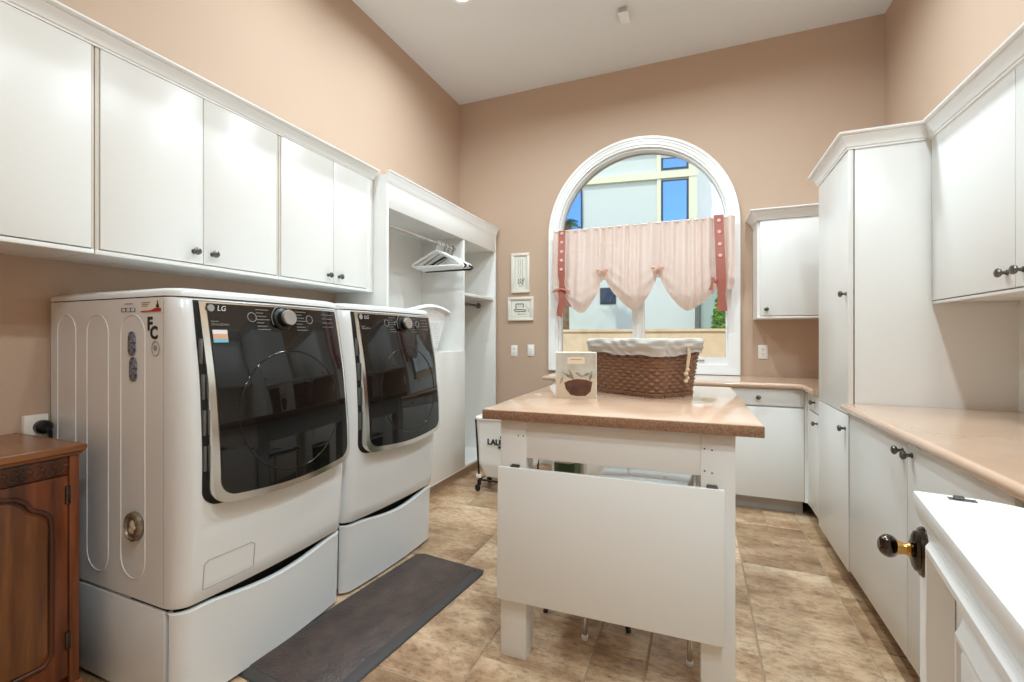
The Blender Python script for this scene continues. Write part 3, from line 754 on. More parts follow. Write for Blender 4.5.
# ------------------------------------------------------------------ rubber mat
mt = thing('floor_mat', 'dark brown rubber anti-fatigue mat on the tiles before the washers', 'mat', (-1.20, 1.7, 0))
mx0, mx1, my0, my1 = -1.505, -1.045, 1.16, 2.24
MB().box(mx0 + .04, mx1 - .045, my0 + .04, my1 - .035, .004, .0155, .003).build('mat_surface', 'mat', mt)
def matloop(ins, z): return [(mx0 + ins + (mx1 - mx0) / 2 - ins + p[0], my0 + (my1 - my0) / 2 + p[1], z) for p in [rr_pt(k / 60, (mx1 - mx0) / 2 - ins, (my1 - my0) / 2 - ins, .025) for k in range(60)]]
mb = MB(); A = matloop(0, .001); B = matloop(.006, .006); C_ = matloop(.046, .015); vs = A + B + C_; fs = []
for r in (0, 1):
    for k in range(60): fs.append((r * 60 + k, r * 60 + (k + 1) % 60, (r + 1) * 60 + (k + 1) % 60, (r + 1) * 60 + k))
fs.append(tuple(range(60))[::-1]); fs.append(tuple(range(120, 180)))
mb._add(vs, fs).build('mat_border', 'mat_edge', mt, ang=20)
mt.rotation_euler.z = -math.radians(6)
mt.location.x -= .055

# ------------------------------------------------------------------ antique wooden cabinet
wc = thing('wooden_cabinet', 'carved dark walnut cabinet at the left edge beside the washer', 'cabinet', (-2.13, .45, 0))
cx1, cy0, cy1, ct = -1.922, .02, .884, .894
MB().box(XL + .004, cx1 - .02, cy0, cy1 - .005, .06, ct - .03, .003).build('carcass', 'wood', wc)
MB().sweep([(0, ct - .034), (.002, ct - .034), (.004, ct - .026), (.010, ct - .022), (.013, ct - .012), (.012, ct - .003), (.008, ct), (0, ct)], [(cx1 + .0, cy0 - .0), (cx1 + .0, cy1), (XL + .004, cy1)]).box(XL + .004, cx1 + .002, cy0 - .02, cy1 + .002, ct - .033, ct - .0005).build('top', 'wood_top', wc, ang=25)
MB().box(cx1 - .022, cx1 - .004, cy1 - .028, cy1 - .001, .06, ct - .034, .004).build('corner_post', 'wood', wc)
MB().box(cx1 - .022, cx1 - .004, cy0, cy0 + .05, .06, ct - .034, .004).build('corner_post', 'wood', wc)
fz = ct - .034
fr_ = MB().box(cx1 - .02, cx1 - .006, cy0 + .05, cy1 - .030, fz - .062, fz - .002, .003).build('frieze', 'wood_dark', wc)
mb = MB(); rnd = random.Random(3)
for k in range(26):
    y = cy1 - .05 - k * .029
    for s in (-1, 1):
        mb.tube([(cx1 - .006, y + .012 * math.cos(a) * (1 + .2 * s), fz - .032 + s * .011 + .011 * math.sin(a) * s) for a in [q * .6 for q in range(8)]], [.004 * (1 - q / 11) for q in range(8)], 6)
    mb.sphere((cx1 - .006, y + .014, fz - .032), .006, (.6, 1, 1), 8)
mb.build('carving', 'wood_dark', fr_, ang=80)
# arched door
dy0, dy1, dz0, dz1 = cy0 + .05, cy1 - .030, .13, fz - .066
dr = MB().box(cx1 - .02, cx1 - .008, dy0, dy1, dz0, dz1, .002).build('door', 'wood', wc)
def archpanel(ins):
    a, b, c, d = dy0 + .042 + ins, dy1 - .042 - ins, dz0 + .07 + ins, dz1 - .028 - ins; m = (a + b) / 2; pts = []
    pts += [(a + .02, c), (b - .02, c), (b, c + .03)]
    pts += [(b, d - .13), (b - .004, d - .095), (b - .02, d - .075), (b - .05, d - .055), (b - .062, d - .03), (b - .085, d - .012), (b - .13, d - .002), (m, d)]
    pts += [(a + .13, d - .002), (a + .085, d - .012), (a + .062, d - .03), (a + .05, d - .055), (a + .02, d - .075), (a + .004, d - .095), (a, d - .13), (a, c + .03)]
    return pts
MB().tube([(cx1 - .007, y, z) for y, z in archpanel(0)], .0075, 8, closed=True).build('panel_moulding', 'wood_dark', dr, ang=80)
MB().prism(archpanel(.012), (cx1 - .010, 0, 0), (0, 1, 0), (0, 0, 1), (1, 0, 0), .007, .002).build('door_panel', woodmat('figured_walnut', srgb(132, 84, 46), srgb(84, 48, 26), .28), dr)
for z in (.22, .70): MB().box(cx1 - .009, cx1 - .003, dy1 - .008, dy1 + .006, z, z + .06, .002).build('hinge', 'bronze', dr)
MB().sweep([(0, .03), (.025, .03), (.025, .06), (.015, .09), (.004, .105), (0, .105)], [(cx1 - .004, cy0), (cx1 - .004, cy1 - .004), (XL + .004, cy1 - .004)]).box(XL + .004, cx1 - .004, cy0, cy1 - .004, .03, .1).build('plinth', 'wood', wc, ang=25)
for yy in (cy0 + .05, cy1 - .05):
    for xx in (XL + .06, cx1 - .04): MB().lathe([(.02, 0), (.026, .012), (.02, .03)], (xx, yy, 0), (0, 0, 1), 12).build('foot', 'wood_dark', wc)

# ------------------------------------------------------------------ outlets
def outlet(c, nrm, name, label, kind):
    c = Vector(c); n = Vector(nrm); u = Vector((0, 0, 1)).cross(n); v = Vector((0, 0, 1))
    t = thing(name, label, 'switch' if kind == 'switch' else 'outlet', tuple(c))
    W_, H_ = (.07, .115)
    MB().prism([(-W_ / 2, -H_ / 2), (W_ / 2, -H_ / 2), (W_ / 2, H_ / 2), (-W_ / 2, H_ / 2)], c + n * .0005, u, v, n, .006, .002).build('cover_plate', 'plate', t)
    if kind == 'outlet':
        for s in (-1, 1):
            f = MB().prism([(-.017, -.011), (-.010, -.0145), (.010, -.0145), (.017, -.011), (.017, .011), (.010, .0145), (-.010, .0145), (-.017, .011)], c + n * .006 + v * .0195 * s, u, v, n, .0016).build('socket', 'plate', t)
            mb = MB(); o = c + n * .0074 + v * .0195 * s
            for a, b in ((-.0065, .003), (.0065, .003)): mb.prism([(a - .0014, b - .005), (a + .0014, b - .005), (a + .0014, b + .005), (a - .0014, b + .005)], o, u, v, n, .0006)
            mb.lathe([(.0025, 0), (.0025, .0006)], o - v * .007, n, 10); mb.build('slot', 'ink', f, flat=True)
    elif kind == 'switch':
        MB().prism([(-.017, -.033), (.017, -.033), (.017, .033), (-.017, .033)], c + n * .006, u, v, n, .003, .001).build('rocker', 'plate', t)
        mb = MB(); mb.lathe([(.003, 0), (.003, .001)], c + n * .0085 + v * .012, n, 10).build('indicator', 'ink', t)
    else:
        mb = MB(); mb.lathe([(.022, 0), (.022, .022), (.012, .03)], c + n * .006 - v * .01, n, 16); mb.tube([c + n * .03 - v * .01, c + n * .045 + u * .02 - v * .012, c + n * .045 + u * .06 - v * .03, c + n * .03 + u * .10 - v * .12], .007, 8); mb.build('plug', 'black', t)
    return t
outlet((-1.73, YB, 1.112), (0, -1, 0), 'wall_outlet', 'cream wall outlet left of the window, farther from the window', 'outlet')
outlet((-1.551, YB, 1.12), (0, -1, 0), 'wall_switch', 'cream wall plate right beside the left window casing', 'switch')
outlet((.499, YB, 1.128), (0, -1, 0), 'wall_outlet', 'white duplex outlet right of the window above the counter', 'outlet')
t = thing('appliance_outlet', 'white outlet box with black plug behind the wooden cabinet', 'outlet', (XL, .945, .905))
MB().box(XL + .001, XL + .03, .902, .974, .845, .955, .006).build('cover_plate', 'plate', t)
mb = MB(); mb.lathe([(.026, 0), (.026, .02), (.016, .03)], (XL + .03, .952, .908), (1, 0, 0), 16); mb.tube([(XL + .055, .952, .906), (XL + .068, .96, .895), (XL + .06, .965, .86), (XL + .03, .965, .78)], .008, 8); mb.build('plug', 'black', t)

# ------------------------------------------------------------------ pictures
def picture(x0, x1, z0, z1, label, art):
    t = thing('framed_picture', label, 'picture', ((x0 + x1) / 2, YB, z0), 'framed pictures on the back wall'); fw = .026
    y1 = YB - .001; y0 = y1 - .022
    mb = MB()
    for a, b, c, d in ((x0, x1, z1 - fw, z1), (x0, x1, z0, z0 + fw), (x0, x0 + fw, z0 + fw, z1 - fw), (x1 - fw, x1, z0 + fw, z1 - fw)): mb.box(a, b, y0, y1, c, d, .003)
    mb.build('frame', 'frame', t)
    pr = MB().box(x0 + fw, x1 - fw, y1 - .010, y1 - .004, z0 + fw, z1 - fw).build('print', 'paper', t, flat=True)
    mb = MB(); yy = y1 - .0105
    for pts, r in art: mb.tube([((x0 + x1) / 2 + a, yy, (z0 + z1) / 2 + b) for a, b in pts], r, 5)
    mb.build('drawing', 'ink', pr, ang=80)
    mb = MB(); i2 = fw + .012
    mb.tube([(x0 + i2, yy, z0 + i2), (x1 - i2, yy, z0 + i2), (x1 - i2, yy, z1 - i2), (x0 + i2, yy, z1 - i2)], .0016, 5, closed=True); mb.build('border_line', 'grey_ink', pr, ang=80)
art1 = [([(s * .022 + .004 * math.sin(k * 2 + s), .14 - k * .03) for k in range(9)], .0013) for s in (-1.1, -.1, 1)]
art1 += [([(-.03 + .012 * k, -.075 + .02 * math.sin(k * 2.4)) for k in range(7)], .0026), ([(-.028 + .01 * k, -.105 + .016 * math.cos(k * 2.1)) for k in range(7)], .003), ([(.03, -.05), (.02, -.09), (.032, -.13), (-.02, -.135)], .002)]
picture(-1.757, -1.562, 1.699, 2.098, 'tall narrow cream framed drawing hung above the smaller wide one', art1)
art2 = [([(-.075, -.01), (-.05, -.028), (.05, -.028), (.062, -.014), (.0, -.006), (-.075, -.01)], .0035), ([(-.05, .0), (-.052, .045), (-.045, .05), (.025, .05), (.03, .045), (.026, .01)], .0042), ([(-.03, .03), (-.015, .02), (0, .03), (.01, .024)], .0015),
        ([(.055, .04), (.06, .015), (.085, .0), (.09, -.025), (.075, -.03)], .0016), ([(-.03, -.055), (-.01, -.058), (.03, -.052), (.06, -.055)], .0015), ([(-.03, -.05), (-.018, -.056)], .0035)]
picture(-1.795, -1.519, 1.418, 1.656, 'smaller wide cream framed drawing of an old iron above the outlets', art2)

# ------------------------------------------------------------------ back run of cabinets and L-shaped counter
BY = 3.715
def back_base(x0, x1, label, knob_x):
    t = thing('base_cabinet', label, 'cabinet', ((x0 + x1) / 2, 4.0, 0), 'white base cabinets under the window counter')
    MB().box(x0, x1, BY + .022, YB - .002, .102, .886).build('carcass', 'white', t, flat=True)
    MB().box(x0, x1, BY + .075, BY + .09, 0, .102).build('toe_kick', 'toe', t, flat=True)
    d = MB().box(x0 + .006, x1 - .004, BY, BY + .02, .764, .884, .002).build('drawer', 'white', t); knob(d, (knob_x, BY, .822), (0, -1, 0))
    d = MB().box(x0 + .006, x1 - .004, BY, BY + .02, .105, .752, .002).build('door', 'white', t); return t
back_base(.10, .686, 'white base cabinet with drawer under the counter right of the island', .398)
back_base(-.53, .098, 'white base cabinet half hidden behind the middle of the island', -.2)
back_base(-1.15, -.532, 'white base cabinet hidden behind the left part of the island', -.85)
RXF = .69
t = thing('corner_cabinet', 'narrow white corner cabinet with small drawer beside the tall pantry', 'cabinet', (1.0, 3.55, 0))
MB().box(RXF + .034, XR - .002, 3.345, BY - .002, .102, .886).box(RXF + .012, RXF + .034, BY - .051, BY - .003, .102, .886).box(RXF - .006, RXF + .034, BY - .003, BY + .02, .102, .886).build('carcass', 'white', t, flat=True)
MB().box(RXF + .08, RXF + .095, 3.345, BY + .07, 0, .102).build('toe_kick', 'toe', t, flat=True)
d = MB().box(RXF + .012, RXF + .032, 3.348, BY - .052, .764, .884, .002).build('drawer', 'white', t); knob(d, (RXF + .012, 3.50, .825), (-1, 0, 0))
d = MB().box(RXF + .012, RXF + .032, 3.348, BY - .052, .105, .752, .002).build('door', 'white', t); knob(d, (RXF + .012, 3.43, .70), (-1, 0, 0))
# L-shaped laminate counter with rounded nose and clipped inner corner
def counter_mesh(path, back, z0, z1, mname, name, label):
    """nose swept along path (front edge), slab filling back to 'back' polygon"""
    h = z1 - z0; r = h / 2
    pr = [(-.004, z0)] + [(r * math.cos(a) * .9, z0 + r + r * math.sin(a)) for a in [-PI / 2 + PI * k / 10 for k in range(11)]] + [(-.004, z1)]
    mb = MB().sweep(pr, path)
    mb.prism(back, (0, 0, z0 + .0004), (1, 0, 0), (0, 1, 0), (0, 0, 1), h - .0008)
    return mb
ct_ = counter_mesh([(-1.205, YB - .004), (-1.205, 3.70), (.625, 3.70), (.668, 3.655), (.668, 3.345)], [(-1.205, YB - .004), (-1.205, 3.70), (.625, 3.70), (.668, 3.655), (.668, 3.345), (XR - .002, 3.345), (XR - .002, YB - .004)], .888, .926, 'laminate', '', '')
tag(ct_.build('countertop', 'laminate', loc=(0, 4.0, .888), ang=30), 'tan L-shaped laminate countertop under the arched window', 'countertop')
# upper cabinet on the back wall
t = thing('wall_cabinet', 'small white wall cabinet right of the arched window', 'cabinet', (.87, 4.15, 1.40))
bx0, bx1, bf = .425, XR - .002, 4.0
MB().box(bx0, bx1, bf + .022, YB - .002, 1.395, 2.17).build('carcass', 'white', t, flat=True)
MB().box(bx0, bx1, bf + .004, bf + .02, 1.395, 1.412, .002).build('bottom_rail', 'white', t)
d = MB().box(bx0 + .018, 1.0, bf, bf + .02, 1.416, 2.150, .002).build('door', 'white', t); knob(d, (.483, bf, 1.465), (0, -1, 0))
MB().box(1.004, bx1 - .004, bf, bf + .02, 1.416, 2.150, .002).build('door', 'white', t)
MB().sweep(crown_prof(2.152, .078, .055), [(bx0, YB - .002), (bx0, bf), (bx1, bf)]).box(bx0, bx1, bf, YB - .002, 2.16, 2.19).build('crown', 'white_trim', t, ang=25)

# ------------------------------------------------------------------ tall pantry cabinet
TY0, TY1 = 2.735, 3.335; TZ = 2.18
t = thing('pantry_cabinet', 'tall white pantry cabinet with two stacked doors', 'cabinet', (1.0, 3.03, 0))
MB().box(RXF + .026, XR - .002, TY0, TY0 + .02, .10, TZ, .001).build('side_panel', 'white', t)
MB().box(RXF + .026, XR - .002, TY1 - .02, TY1, .10, TZ, .001).build('side_panel', 'white', t)
MB().box(RXF + .028, XR - .004, TY0 + .02, TY1 - .02, .10, TZ - .01).build('carcass', 'white', t, flat=True)
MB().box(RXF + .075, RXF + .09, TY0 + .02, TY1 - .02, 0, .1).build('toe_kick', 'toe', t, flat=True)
d = MB().box(RXF - .002, RXF + .020, TY0 - .004, TY1 - .004, .866, TZ - .004, .002).build('door', 'white', t); knob(d, (RXF - .002, TY0 + .028, 1.468), (-1, 0, 0))
d = MB().box(RXF - .002, RXF + .020, TY0 - .004, TY1 - .004, .09, .861, .002).build('door', 'white', t); knob(d, (RXF - .002, TY0 + .045, .79), (-1, 0, 0))
MB().box(RXF + .002, XR - .002, TY0, TY1, TZ - .002, TZ + .005).build('top_panel', 'white', t)

# right wall cabinets
struct(MB().box(XR - .006, XR - .0005, .60, TY0, .92, 1.412).build('trim_1', 'white', flat=True))
UXF = 1.01
def right_upper(y0, y1, doors, label):
    t = thing('wall_cabinet', label, 'cabinet', (1.17, (y0 + y1) / 2, 1.408), 'white wall cabinets over the right counter')
    MB().box(UXF + .022, XR - .002, y0, y1, 1.412, 2.20).build('carcass', 'white', t, flat=True)
    MB().box(UXF + .004, UXF + .02, y0, y1, 1.406, 1.418, .002).build('bottom_rail', 'white', t)
    for a, b, k in doors: door_x(t, UXF, a, b, 1.422, 2.178, -1, k)
right_upper(1.51, 2.726, [(2.115, 2.722, (2.155, 1.478)), (1.514, 2.111, (2.068, 1.478))], 'white wall cabinet over the right counter, touching the tall pantry')
right_upper(.60, 1.508, [(1.056, 1.504, None), (.604, 1.052, None)], 'white wall cabinet over the right counter, nearer the camera')
tag(MB().sweep(crown_prof(TZ - .002, .078, .046), [(XR - .01, TY1 + .001), (RXF - .003, TY1 + .001), (RXF - .003, TY0 - .001), (UXF - .001, TY0 - .001), (UXF - .001, .60)]).build('crown_molding', 'white_trim', loc=(UXF, 1.6, TZ), ang=25),
    'white crown moulding stepping around the tall pantry and right wall cabinets', 'moulding')
def right_base(y0, y1, doors, label):
    t = thing('base_cabinet', label, 'cabinet', (1.0, (y0 + y1) / 2, 0), 'white base cabinets along the right wall')
    MB().box(RXF + .024, XR - .002, y0, y1, .102, .886).build('carcass', 'white', t, flat=True)
    MB().box(RXF + .075, RXF + .09, y0, y1, 0, .102).build('toe_kick', 'toe', t, flat=True)
    for a, b, k in doors: door_x(t, RXF, a, b, .105, .878, -1, k)
right_base(1.44, 2.731, [(2.046, 2.715, (2.082, .838)), (1.446, 2.042, (2.004, .838))], 'white two door base cabinet right of the island, against the pantry')
right_base(.62, 1.43, [(1.03, 1.405, None), (.624, 1.026, None)], 'white base cabinet behind the open half door')
ct_ = counter_mesh([(.672, 2.7325), (.672, .60)], [(.672, .60), (.672, 2.733), (XR - .002, 2.733), (XR - .002, .60)], .886, .922, '', '', '')
tag(ct_.build('countertop', 'laminate', loc=(1.0, 1.7, .886), ang=30), 'tan laminate countertop along the right wall with rounded front edge', 'countertop')

# ------------------------------------------------------------------ island table
isl = thing('island_table', 'white island table with tan laminate top and hanging drop leaf', 'table', (-.30, 2.24, 0))
ix0, ix1, iy0, iy1 = -.785, .197, 1.636, 2.858; izb, izt = .930, .968
mb = MB(); mb.box(ix0 + .002, ix1 - .002, iy0 + .002, iy1 - .002, izt - .003, izt, .001)
top = mb.build('table_top', 'laminate', isl)
MB().box(ix0, ix1, iy0, iy1, izb, izt - .0025, .002).build('top_edge', 'lam_edge', top)
lx = (-.72, -.614, .010, .116); ly = (1.669, 1.760, 2.72, 2.81)
for a, b in ((0, 1), (2, 3)):
    for c, d in ((0, 1), (2, 3)): MB().box(lx[a], lx[b], ly[c], ly[d], 0, izb, .0025).build('leg', 'white', isl)
for y0_, y1_ in ((1.672, 1.690),): MB().box(lx[1], lx[2], y0_, y1_, .783, izb, .001).build('apron', 'white', isl)
for x0_, x1_ in ((-.716, -.698), (.094, .112)): MB().box(x0_, x1_, ly[1], ly[2], .783, izb, .001).build('apron', 'white', isl)
lf = MB()
lf.box(-.722, .082, 1.644, 1.662, .240, .748, .0025)
for v in lf.bm.verts: v.co.y -= (.748 - v.co.z) * .022
lf = lf.build('drop_leaf', 'white', isl)
for xx in (-.655, .045):
    mb = MB(); mb.box(xx - .016, xx + .016, 1.660, 1.6685, .744, .757, .001); mb.tube([(xx - .018, 1.656, .750), (xx + .018, 1.656, .750)], .004, 8); mb.build('hinge', 'pewter', isl)
for xx, zz in ((.022, .875), (.045, .872), (.022, .80), (.045, .795), (-.645, .868), (-.625, .868)): MB().lathe([(.003, 0), (.003, .0008)], (xx, 1.6689, zz), (0, -1, 0), 10).build('screw', 'pewter', isl)
isl.rotation_euler.z = math.radians(1.2); isl.location.x -= .014

# items under the island
st = thing('stool', 'silvery white topped stool with chrome legs stored under the island', 'stool', (-.2, 2.1, 0))
MB().box(-.435, -.01, 1.90, 2.325, .575, .605, .012, 3).build('seat', 'seat', st)
for xx, yy in ((-.415, 1.92), (-.03, 1.92), (-.415, 2.30), (-.03, 2.30)):
    lg = MB().tube([(xx, yy, .576), (xx - (.02 if xx < -.2 else -.0), yy - (.045 if yy < 2.1 else -.02), .012)], .010, 12).build('leg', 'chrome', st)
    MB().lathe([(.012, 0), (.014, .004), (.014, .016), (.010, .02)], (xx - (.02 if xx < -.2 else -.0), yy - (.045 if yy < 2.1 else -.02), 0), (0, 0, 1), 12).build('foot_cap', 'plastic', lg)
sb = thing('step_stool', 'low black legged step stool on the floor under the island', 'stool', (-.46, 2.15, 0))
MB().box(-.61, -.31, 2.03, 2.28, .19, .21, .006).build('tread', 'black', sb)
for xx, yy, ex, ey in ((-.58, 2.05, -.646, 1.992), (-.33, 2.05, -.272, 1.985), (-.58, 2.26, -.64, 2.32), (-.33, 2.26, -.28, 2.32)):
    MB().tube([(xx, yy, .195), (ex, ey, .001)], .011, 8).build('leg', 'black', sb)
gb = thing('storage_bin', 'green bin with white rim standing under the island', 'bin', (-.65, 2.42, 0))
def binpt(u, v): x, y = rr_pt(u, .042 + .016 * v, .07 + .03 * v, .035); return (-.655 + x, 2.42 + y, .001 + .60 * v)
MB().grid(binpt, 48, 6).prism([rr_pt(k / 48, .042, .07, .035) for k in range(48)], (-.655, 2.42, .001), (1, 0, 0), (0, 1, 0), (0, 0, 1), .004).build('bin_body', 'green', gb, ang=60)
MB().tube([(lambda p: (p[0], p[1], p[2]))(binpt(k / 48, 1)) for k in range(48)], .009, 8, closed=True).build('bin_rim', 'plastic', gb, ang=80)

# ------------------------------------------------------------------ laundry hamper on wheels
hx0, hx1, hy0, hy1 = -1.675, -1.215, 3.37, 3.60
hm = thing('laundry_hamper', 'white canvas wheeled hamper lettered LAUNDRY behind the island', 'hamper', (-1.41, 3.55, 0))
fr = MB()
for xx, yy in ((hx0, hy0), (hx1, hy0), (hx0, hy1), (hx1, hy1)): fr.tube([(xx + (.02 if xx == hx0 else -.02), yy, .09), (xx - (.012 if xx == hx0 else -.012), yy, .58)], .008, 8)
fr.tube([(hx0 - .012, hy0, .58), (hx1 + .012, hy0, .58), (hx1 + .012, hy1, .58), (hx0 - .012, hy1, .58)], .008, 8, closed=True)
fr.tube([(hx0 + .02, hy0, .09), (hx1 - .02, hy0, .09), (hx1 - .02, hy1, .09), (hx0 + .02, hy1, .09)], .009, 8, closed=True)
fr.build('frame', 'bronze', hm, ang=80)
def bag(u, v):
    k = 1 - .05 * (1 - v) - .22 * max(0, .22 - v) / .22
    hw, hd = (hx1 - hx0) / 2 * k + .004, (hy1 - hy0) / 2 * k + .006
    x, y = rr_pt(u, hw, hd, .03); s = .006 * math.sin(u * 40 + v * 9) * (1 - v) + .004 * math.sin(u * 23 + v * 17)
    return ((hx0 + hx1) / 2 + x * (1 + s), (hy0 + hy1) / 2 + y * (1 + s) - (.004 if y < 0 else 0), .115 + .475 * v)
MB().grid(bag, 96, 24).prism([(bag(k / 48, 0)[0] + 1.445, bag(k / 48, 0)[1] - 3.485) for k in range(48)], (-1.445, 3.485, .115), (1, 0, 0), (0, 1, 0), (0, 0, 1), .003).build('bag', 'canvas', hm, ang=70)
mb = MB(); mb.tube([(lambda p: (p[0], p[1], p[2]))(bag(k / 60, 1)) for k in range(60)], .017, 10, closed=True); mb.build('bag_rim', 'canvas', hm, ang=80)
yt = hy0 - .016
for s, sz, z in (('SUDS', .026, .442), ('LAUNDRY', .062, .388), ('SPECIAL', .026, .362)):
    text_mb(s, sz, ((hx0 + hx1) / 2 + .012, yt, z), (1, 0, 0), (0, 0, 1), .003, 'CENTER', sz * .035).build('lettering', 'ink', hm, flat=True)
for xx in (hx0 + .02, hx1 - .02):
    for yy in (hy0, hy1):
        c = MB(); c.box(xx - .012, xx + .012, yy - .014, yy + .014, .048, .09, .002); c.lathe([(.014, -.006), (.027, -.005), (.028, 0), (.027, .005), (.014, .006)], (xx - .006, yy - .018, .0285), (.35, 1, 0), 18); c.build('caster', 'black', hm)
for xx in (hx0 - .004, hx1 - .035): MB().box(xx, xx + .039, hy0 - .012, hy0 + .012, .105, .135, .004).build('corner_bracket', 'plastic', hm)

# ------------------------------------------------------------------ wicker basket on the island
bc = Vector((-.262, 2.432, izt)); brot = math.radians(147 - 180)
wb = thing('wicker_basket', 'brown wicker basket with grey cloth liner on the island top', 'basket', tuple(bc))
BH = .255
def bdim(v): return .198 + .032 * v, .145 + .026 * v
NU, NV = 312, 88; NS = 26; ROWS = 15
def weave(u, v):
    hx, hy = bdim(v); x, y = rr_pt(u, hx, hy, .05); nx, ny = Vector((x / hx ** 3, y / hy ** 3)).normalized()
    row = int(v * ROWS); ph = (v * ROWS) % 1
    prof = math.sqrt(max(0, 1 - (2 * ph - 1) ** 2))
    o = .0050 * math.sin(u * NS * PI * 2 + row * PI) * prof + .0075 * prof
    if v < .06 or v > .95: o = .006 * prof + .003 * math.sin(u * 160 + row * 2)
    return (bc.x + x + nx * o, bc.y + y + ny * o, bc.z + .002 + BH * v)
mb = MB().grid(weave, NU, NV)
mb.prism([rr_pt(k / 48, .192, .14, .05) for k in range(48)], (bc.x, bc.y, bc.z + .003), (1, 0, 0), (0, 1, 0), (0, 0, 1), .006)
mb.build('basket_body', 'wicker', wb, ang=75)
mb = MB()
for j, (v, r) in enumerate(((.02, .006), (.055, .0055))):
    for s in (0, PI):
        pts = []
        for k in range(160):
            hx, hy = bdim(v); x, y = rr_pt(k / 160, hx + .004, hy + .004, .05); q = k / 160 * 2 * PI * 26 + s
            n = Vector((x, y)).normalized(); pts.append((bc.x + x + n.x * .004 * math.cos(q), bc.y + y + n.y * .004 * math.cos(q), bc.z + max(.006, BH * v) + .004 * math.sin(q)))
        mb.tube(pts, r * .75, 6, closed=True)
mb.build('braided_foot', 'wicker', wb, ang=80)
def liner(u, v):
    hx, hy = bdim(1.0); x0_, y0_ = rr_pt(u, hx, hy, .055); n = Vector((x0_ / hx ** 3, y0_ / hy ** 3)).normalized()
    drop = .060 + .006 * math.sin(u * 2 * PI * 2 + 2.3) + .003 * math.sin(u * 2 * PI * 5 + 1)
    prof = [(-.022, -.12), (-.014, -.05), (-.008, .006), (.004, .016), (.016, .014), (.024, .004), (.026, -.012), (.020, -.03), (.0125, -.7), (.0115, -1)]
    t = v * (len(prof) - 1); i = min(int(t), len(prof) - 2); f = t - i
    o = prof[i][0] + (prof[i + 1][0] - prof[i][0]) * f
    zz = [(-.12), (-.05), .006, .016, .014, .004, -.012, -.03, -drop * .7, -drop]; z = zz[i] + (zz[i + 1] - zz[i]) * f
    wr = .0035 * math.sin(u * 118 + z * 120 + 2 * math.sin(u * 30)) * min(1, v * 1.3) + .0025 * math.sin(u * 47 - z * 160)
    if z < -.02 and v > .5: o += .003
    return (bc.x + x0_ + n.x * (o + wr * .7), bc.y + y0_ + n.y * (o + wr * .7), bc.z + BH + .006 + z + wr * .6)
ln = MB().grid(liner, 300, 40).build('liner', 'liner', wb, ang=80)
# cord with knots hanging near the front right corner
hx, hy = bdim(1.0); cx_, cy_ = rr_pt(0.928, hx + .022, hy + .022, .055)
def loc2(ax, ay, z): return (bc.x + ax, bc.y + ay, bc.z + z)
cp = None
mb = MB(); ca, cb = hx + .022, hy * .05
mb.tube([loc2(ca, cb, BH - .01), loc2(ca + .004, cb, BH - .05), loc2(ca - .002, cb - .002, BH - .10), loc2(ca - .006, cb, BH - .135)], .004, 8)
mb.tube([loc2(ca, cb + .012, BH - .01), loc2(ca + .004, cb + .012, BH - .06), loc2(ca - .003, cb + .006, BH - .12)], .004, 8)
for k, (z, r) in enumerate(((BH - .125, .011), (BH - .145, .012), (BH - .165, .010), (BH - .178, .011))): mb.sphere(loc2(ca - .005, cb + .006 * (-1) ** k, z), r, (1, 1, .9), 10)
mb.build('drawstring', 'knot', wb, ang=80)
wb.rotation_euler.z = brot

# printed paper box beside the basket
pb = thing('printed_box', 'small printed paper box picturing a bowl, left of the wicker basket', 'box', (-.53, 2.11, izt))
q0 = Vector((-.619, 2.069, izt)); ux = Vector((.186, .052, 0)).normalized(); wy = Vector((-ux.y, ux.x, 0)); uz = Vector((0, 0, 1)); Wb, Hb = .19, .212
MB().prism([(0, 0), (Wb, 0), (Wb, Hb), (0, Hb)], q0, ux, uz, wy, .06, .0015).build('carton', 'paper', pb)
MB().prism([(.003, .003), (Wb - .003, .003), (Wb - .003, .09), (.003, .09)], q0 - wy * .0006, ux, uz, wy, .0006).build('printed_table', mat('print_tan', srgb(214, 196, 170), .6), pb, flat=True)
MB().prism([(.003, .09), (Wb - .003, .09), (Wb - .003, Hb - .003), (.003, Hb - .003)], q0 - wy * .0006, ux, uz, wy, .0006).build('printed_sky', mat('print_grey', srgb(204, 200, 190), .6, col2=srgb(186, 178, 160), vscale=20), pb, flat=True)
bw = [(.04, .07), (.048, .04), (.07, .014), (.10, .008), (.14, .01), (.162, .03), (.17, .075), (.14, .085), (.10, .088), (.06, .08)]
MB().prism(bw, q0 - wy * .0012, ux, uz, wy, .0006).build('printed_bowl', 'pot_brown', pb, flat=True)
mb = MB()
for a, b, c, d in ((.03, .12, .09, .085), (.06, .135, .085, .08), (.12, .10, .165, .118), (.09, .12, .13, .095), (.17, .13, .155, .07), (.02, .06, .035, .10)):
    p0, p1 = Vector((a, b)), Vector((c, d)); n = Vector((-(p1 - p0).y, (p1 - p0).x)).normalized() * .007; m2 = (p0 + p1) / 2
    mb.prism([tuple(p0), tuple(m2 + n), tuple(p1), tuple(m2 - n)], q0 - wy * .0018, ux, uz, wy, .0006)
mb.build('printed_leaf', 'leaf_print', pb, flat=True)
lbp = MB().prism([(.055, .158), (.135, .158), (.135, .190), (.055, .190)], q0 - wy * .0014, ux, uz, wy, .0006).build('label_patch', mat('print_cream', srgb(232, 220, 196), .6), pb, flat=True)
MB().prism([(.068, .176), (.122, .176), (.122, .181), (.068, .181)], q0 - wy * .0018, ux, uz, wy, .0005).build('printed_line', 'orange', lbp, flat=True)

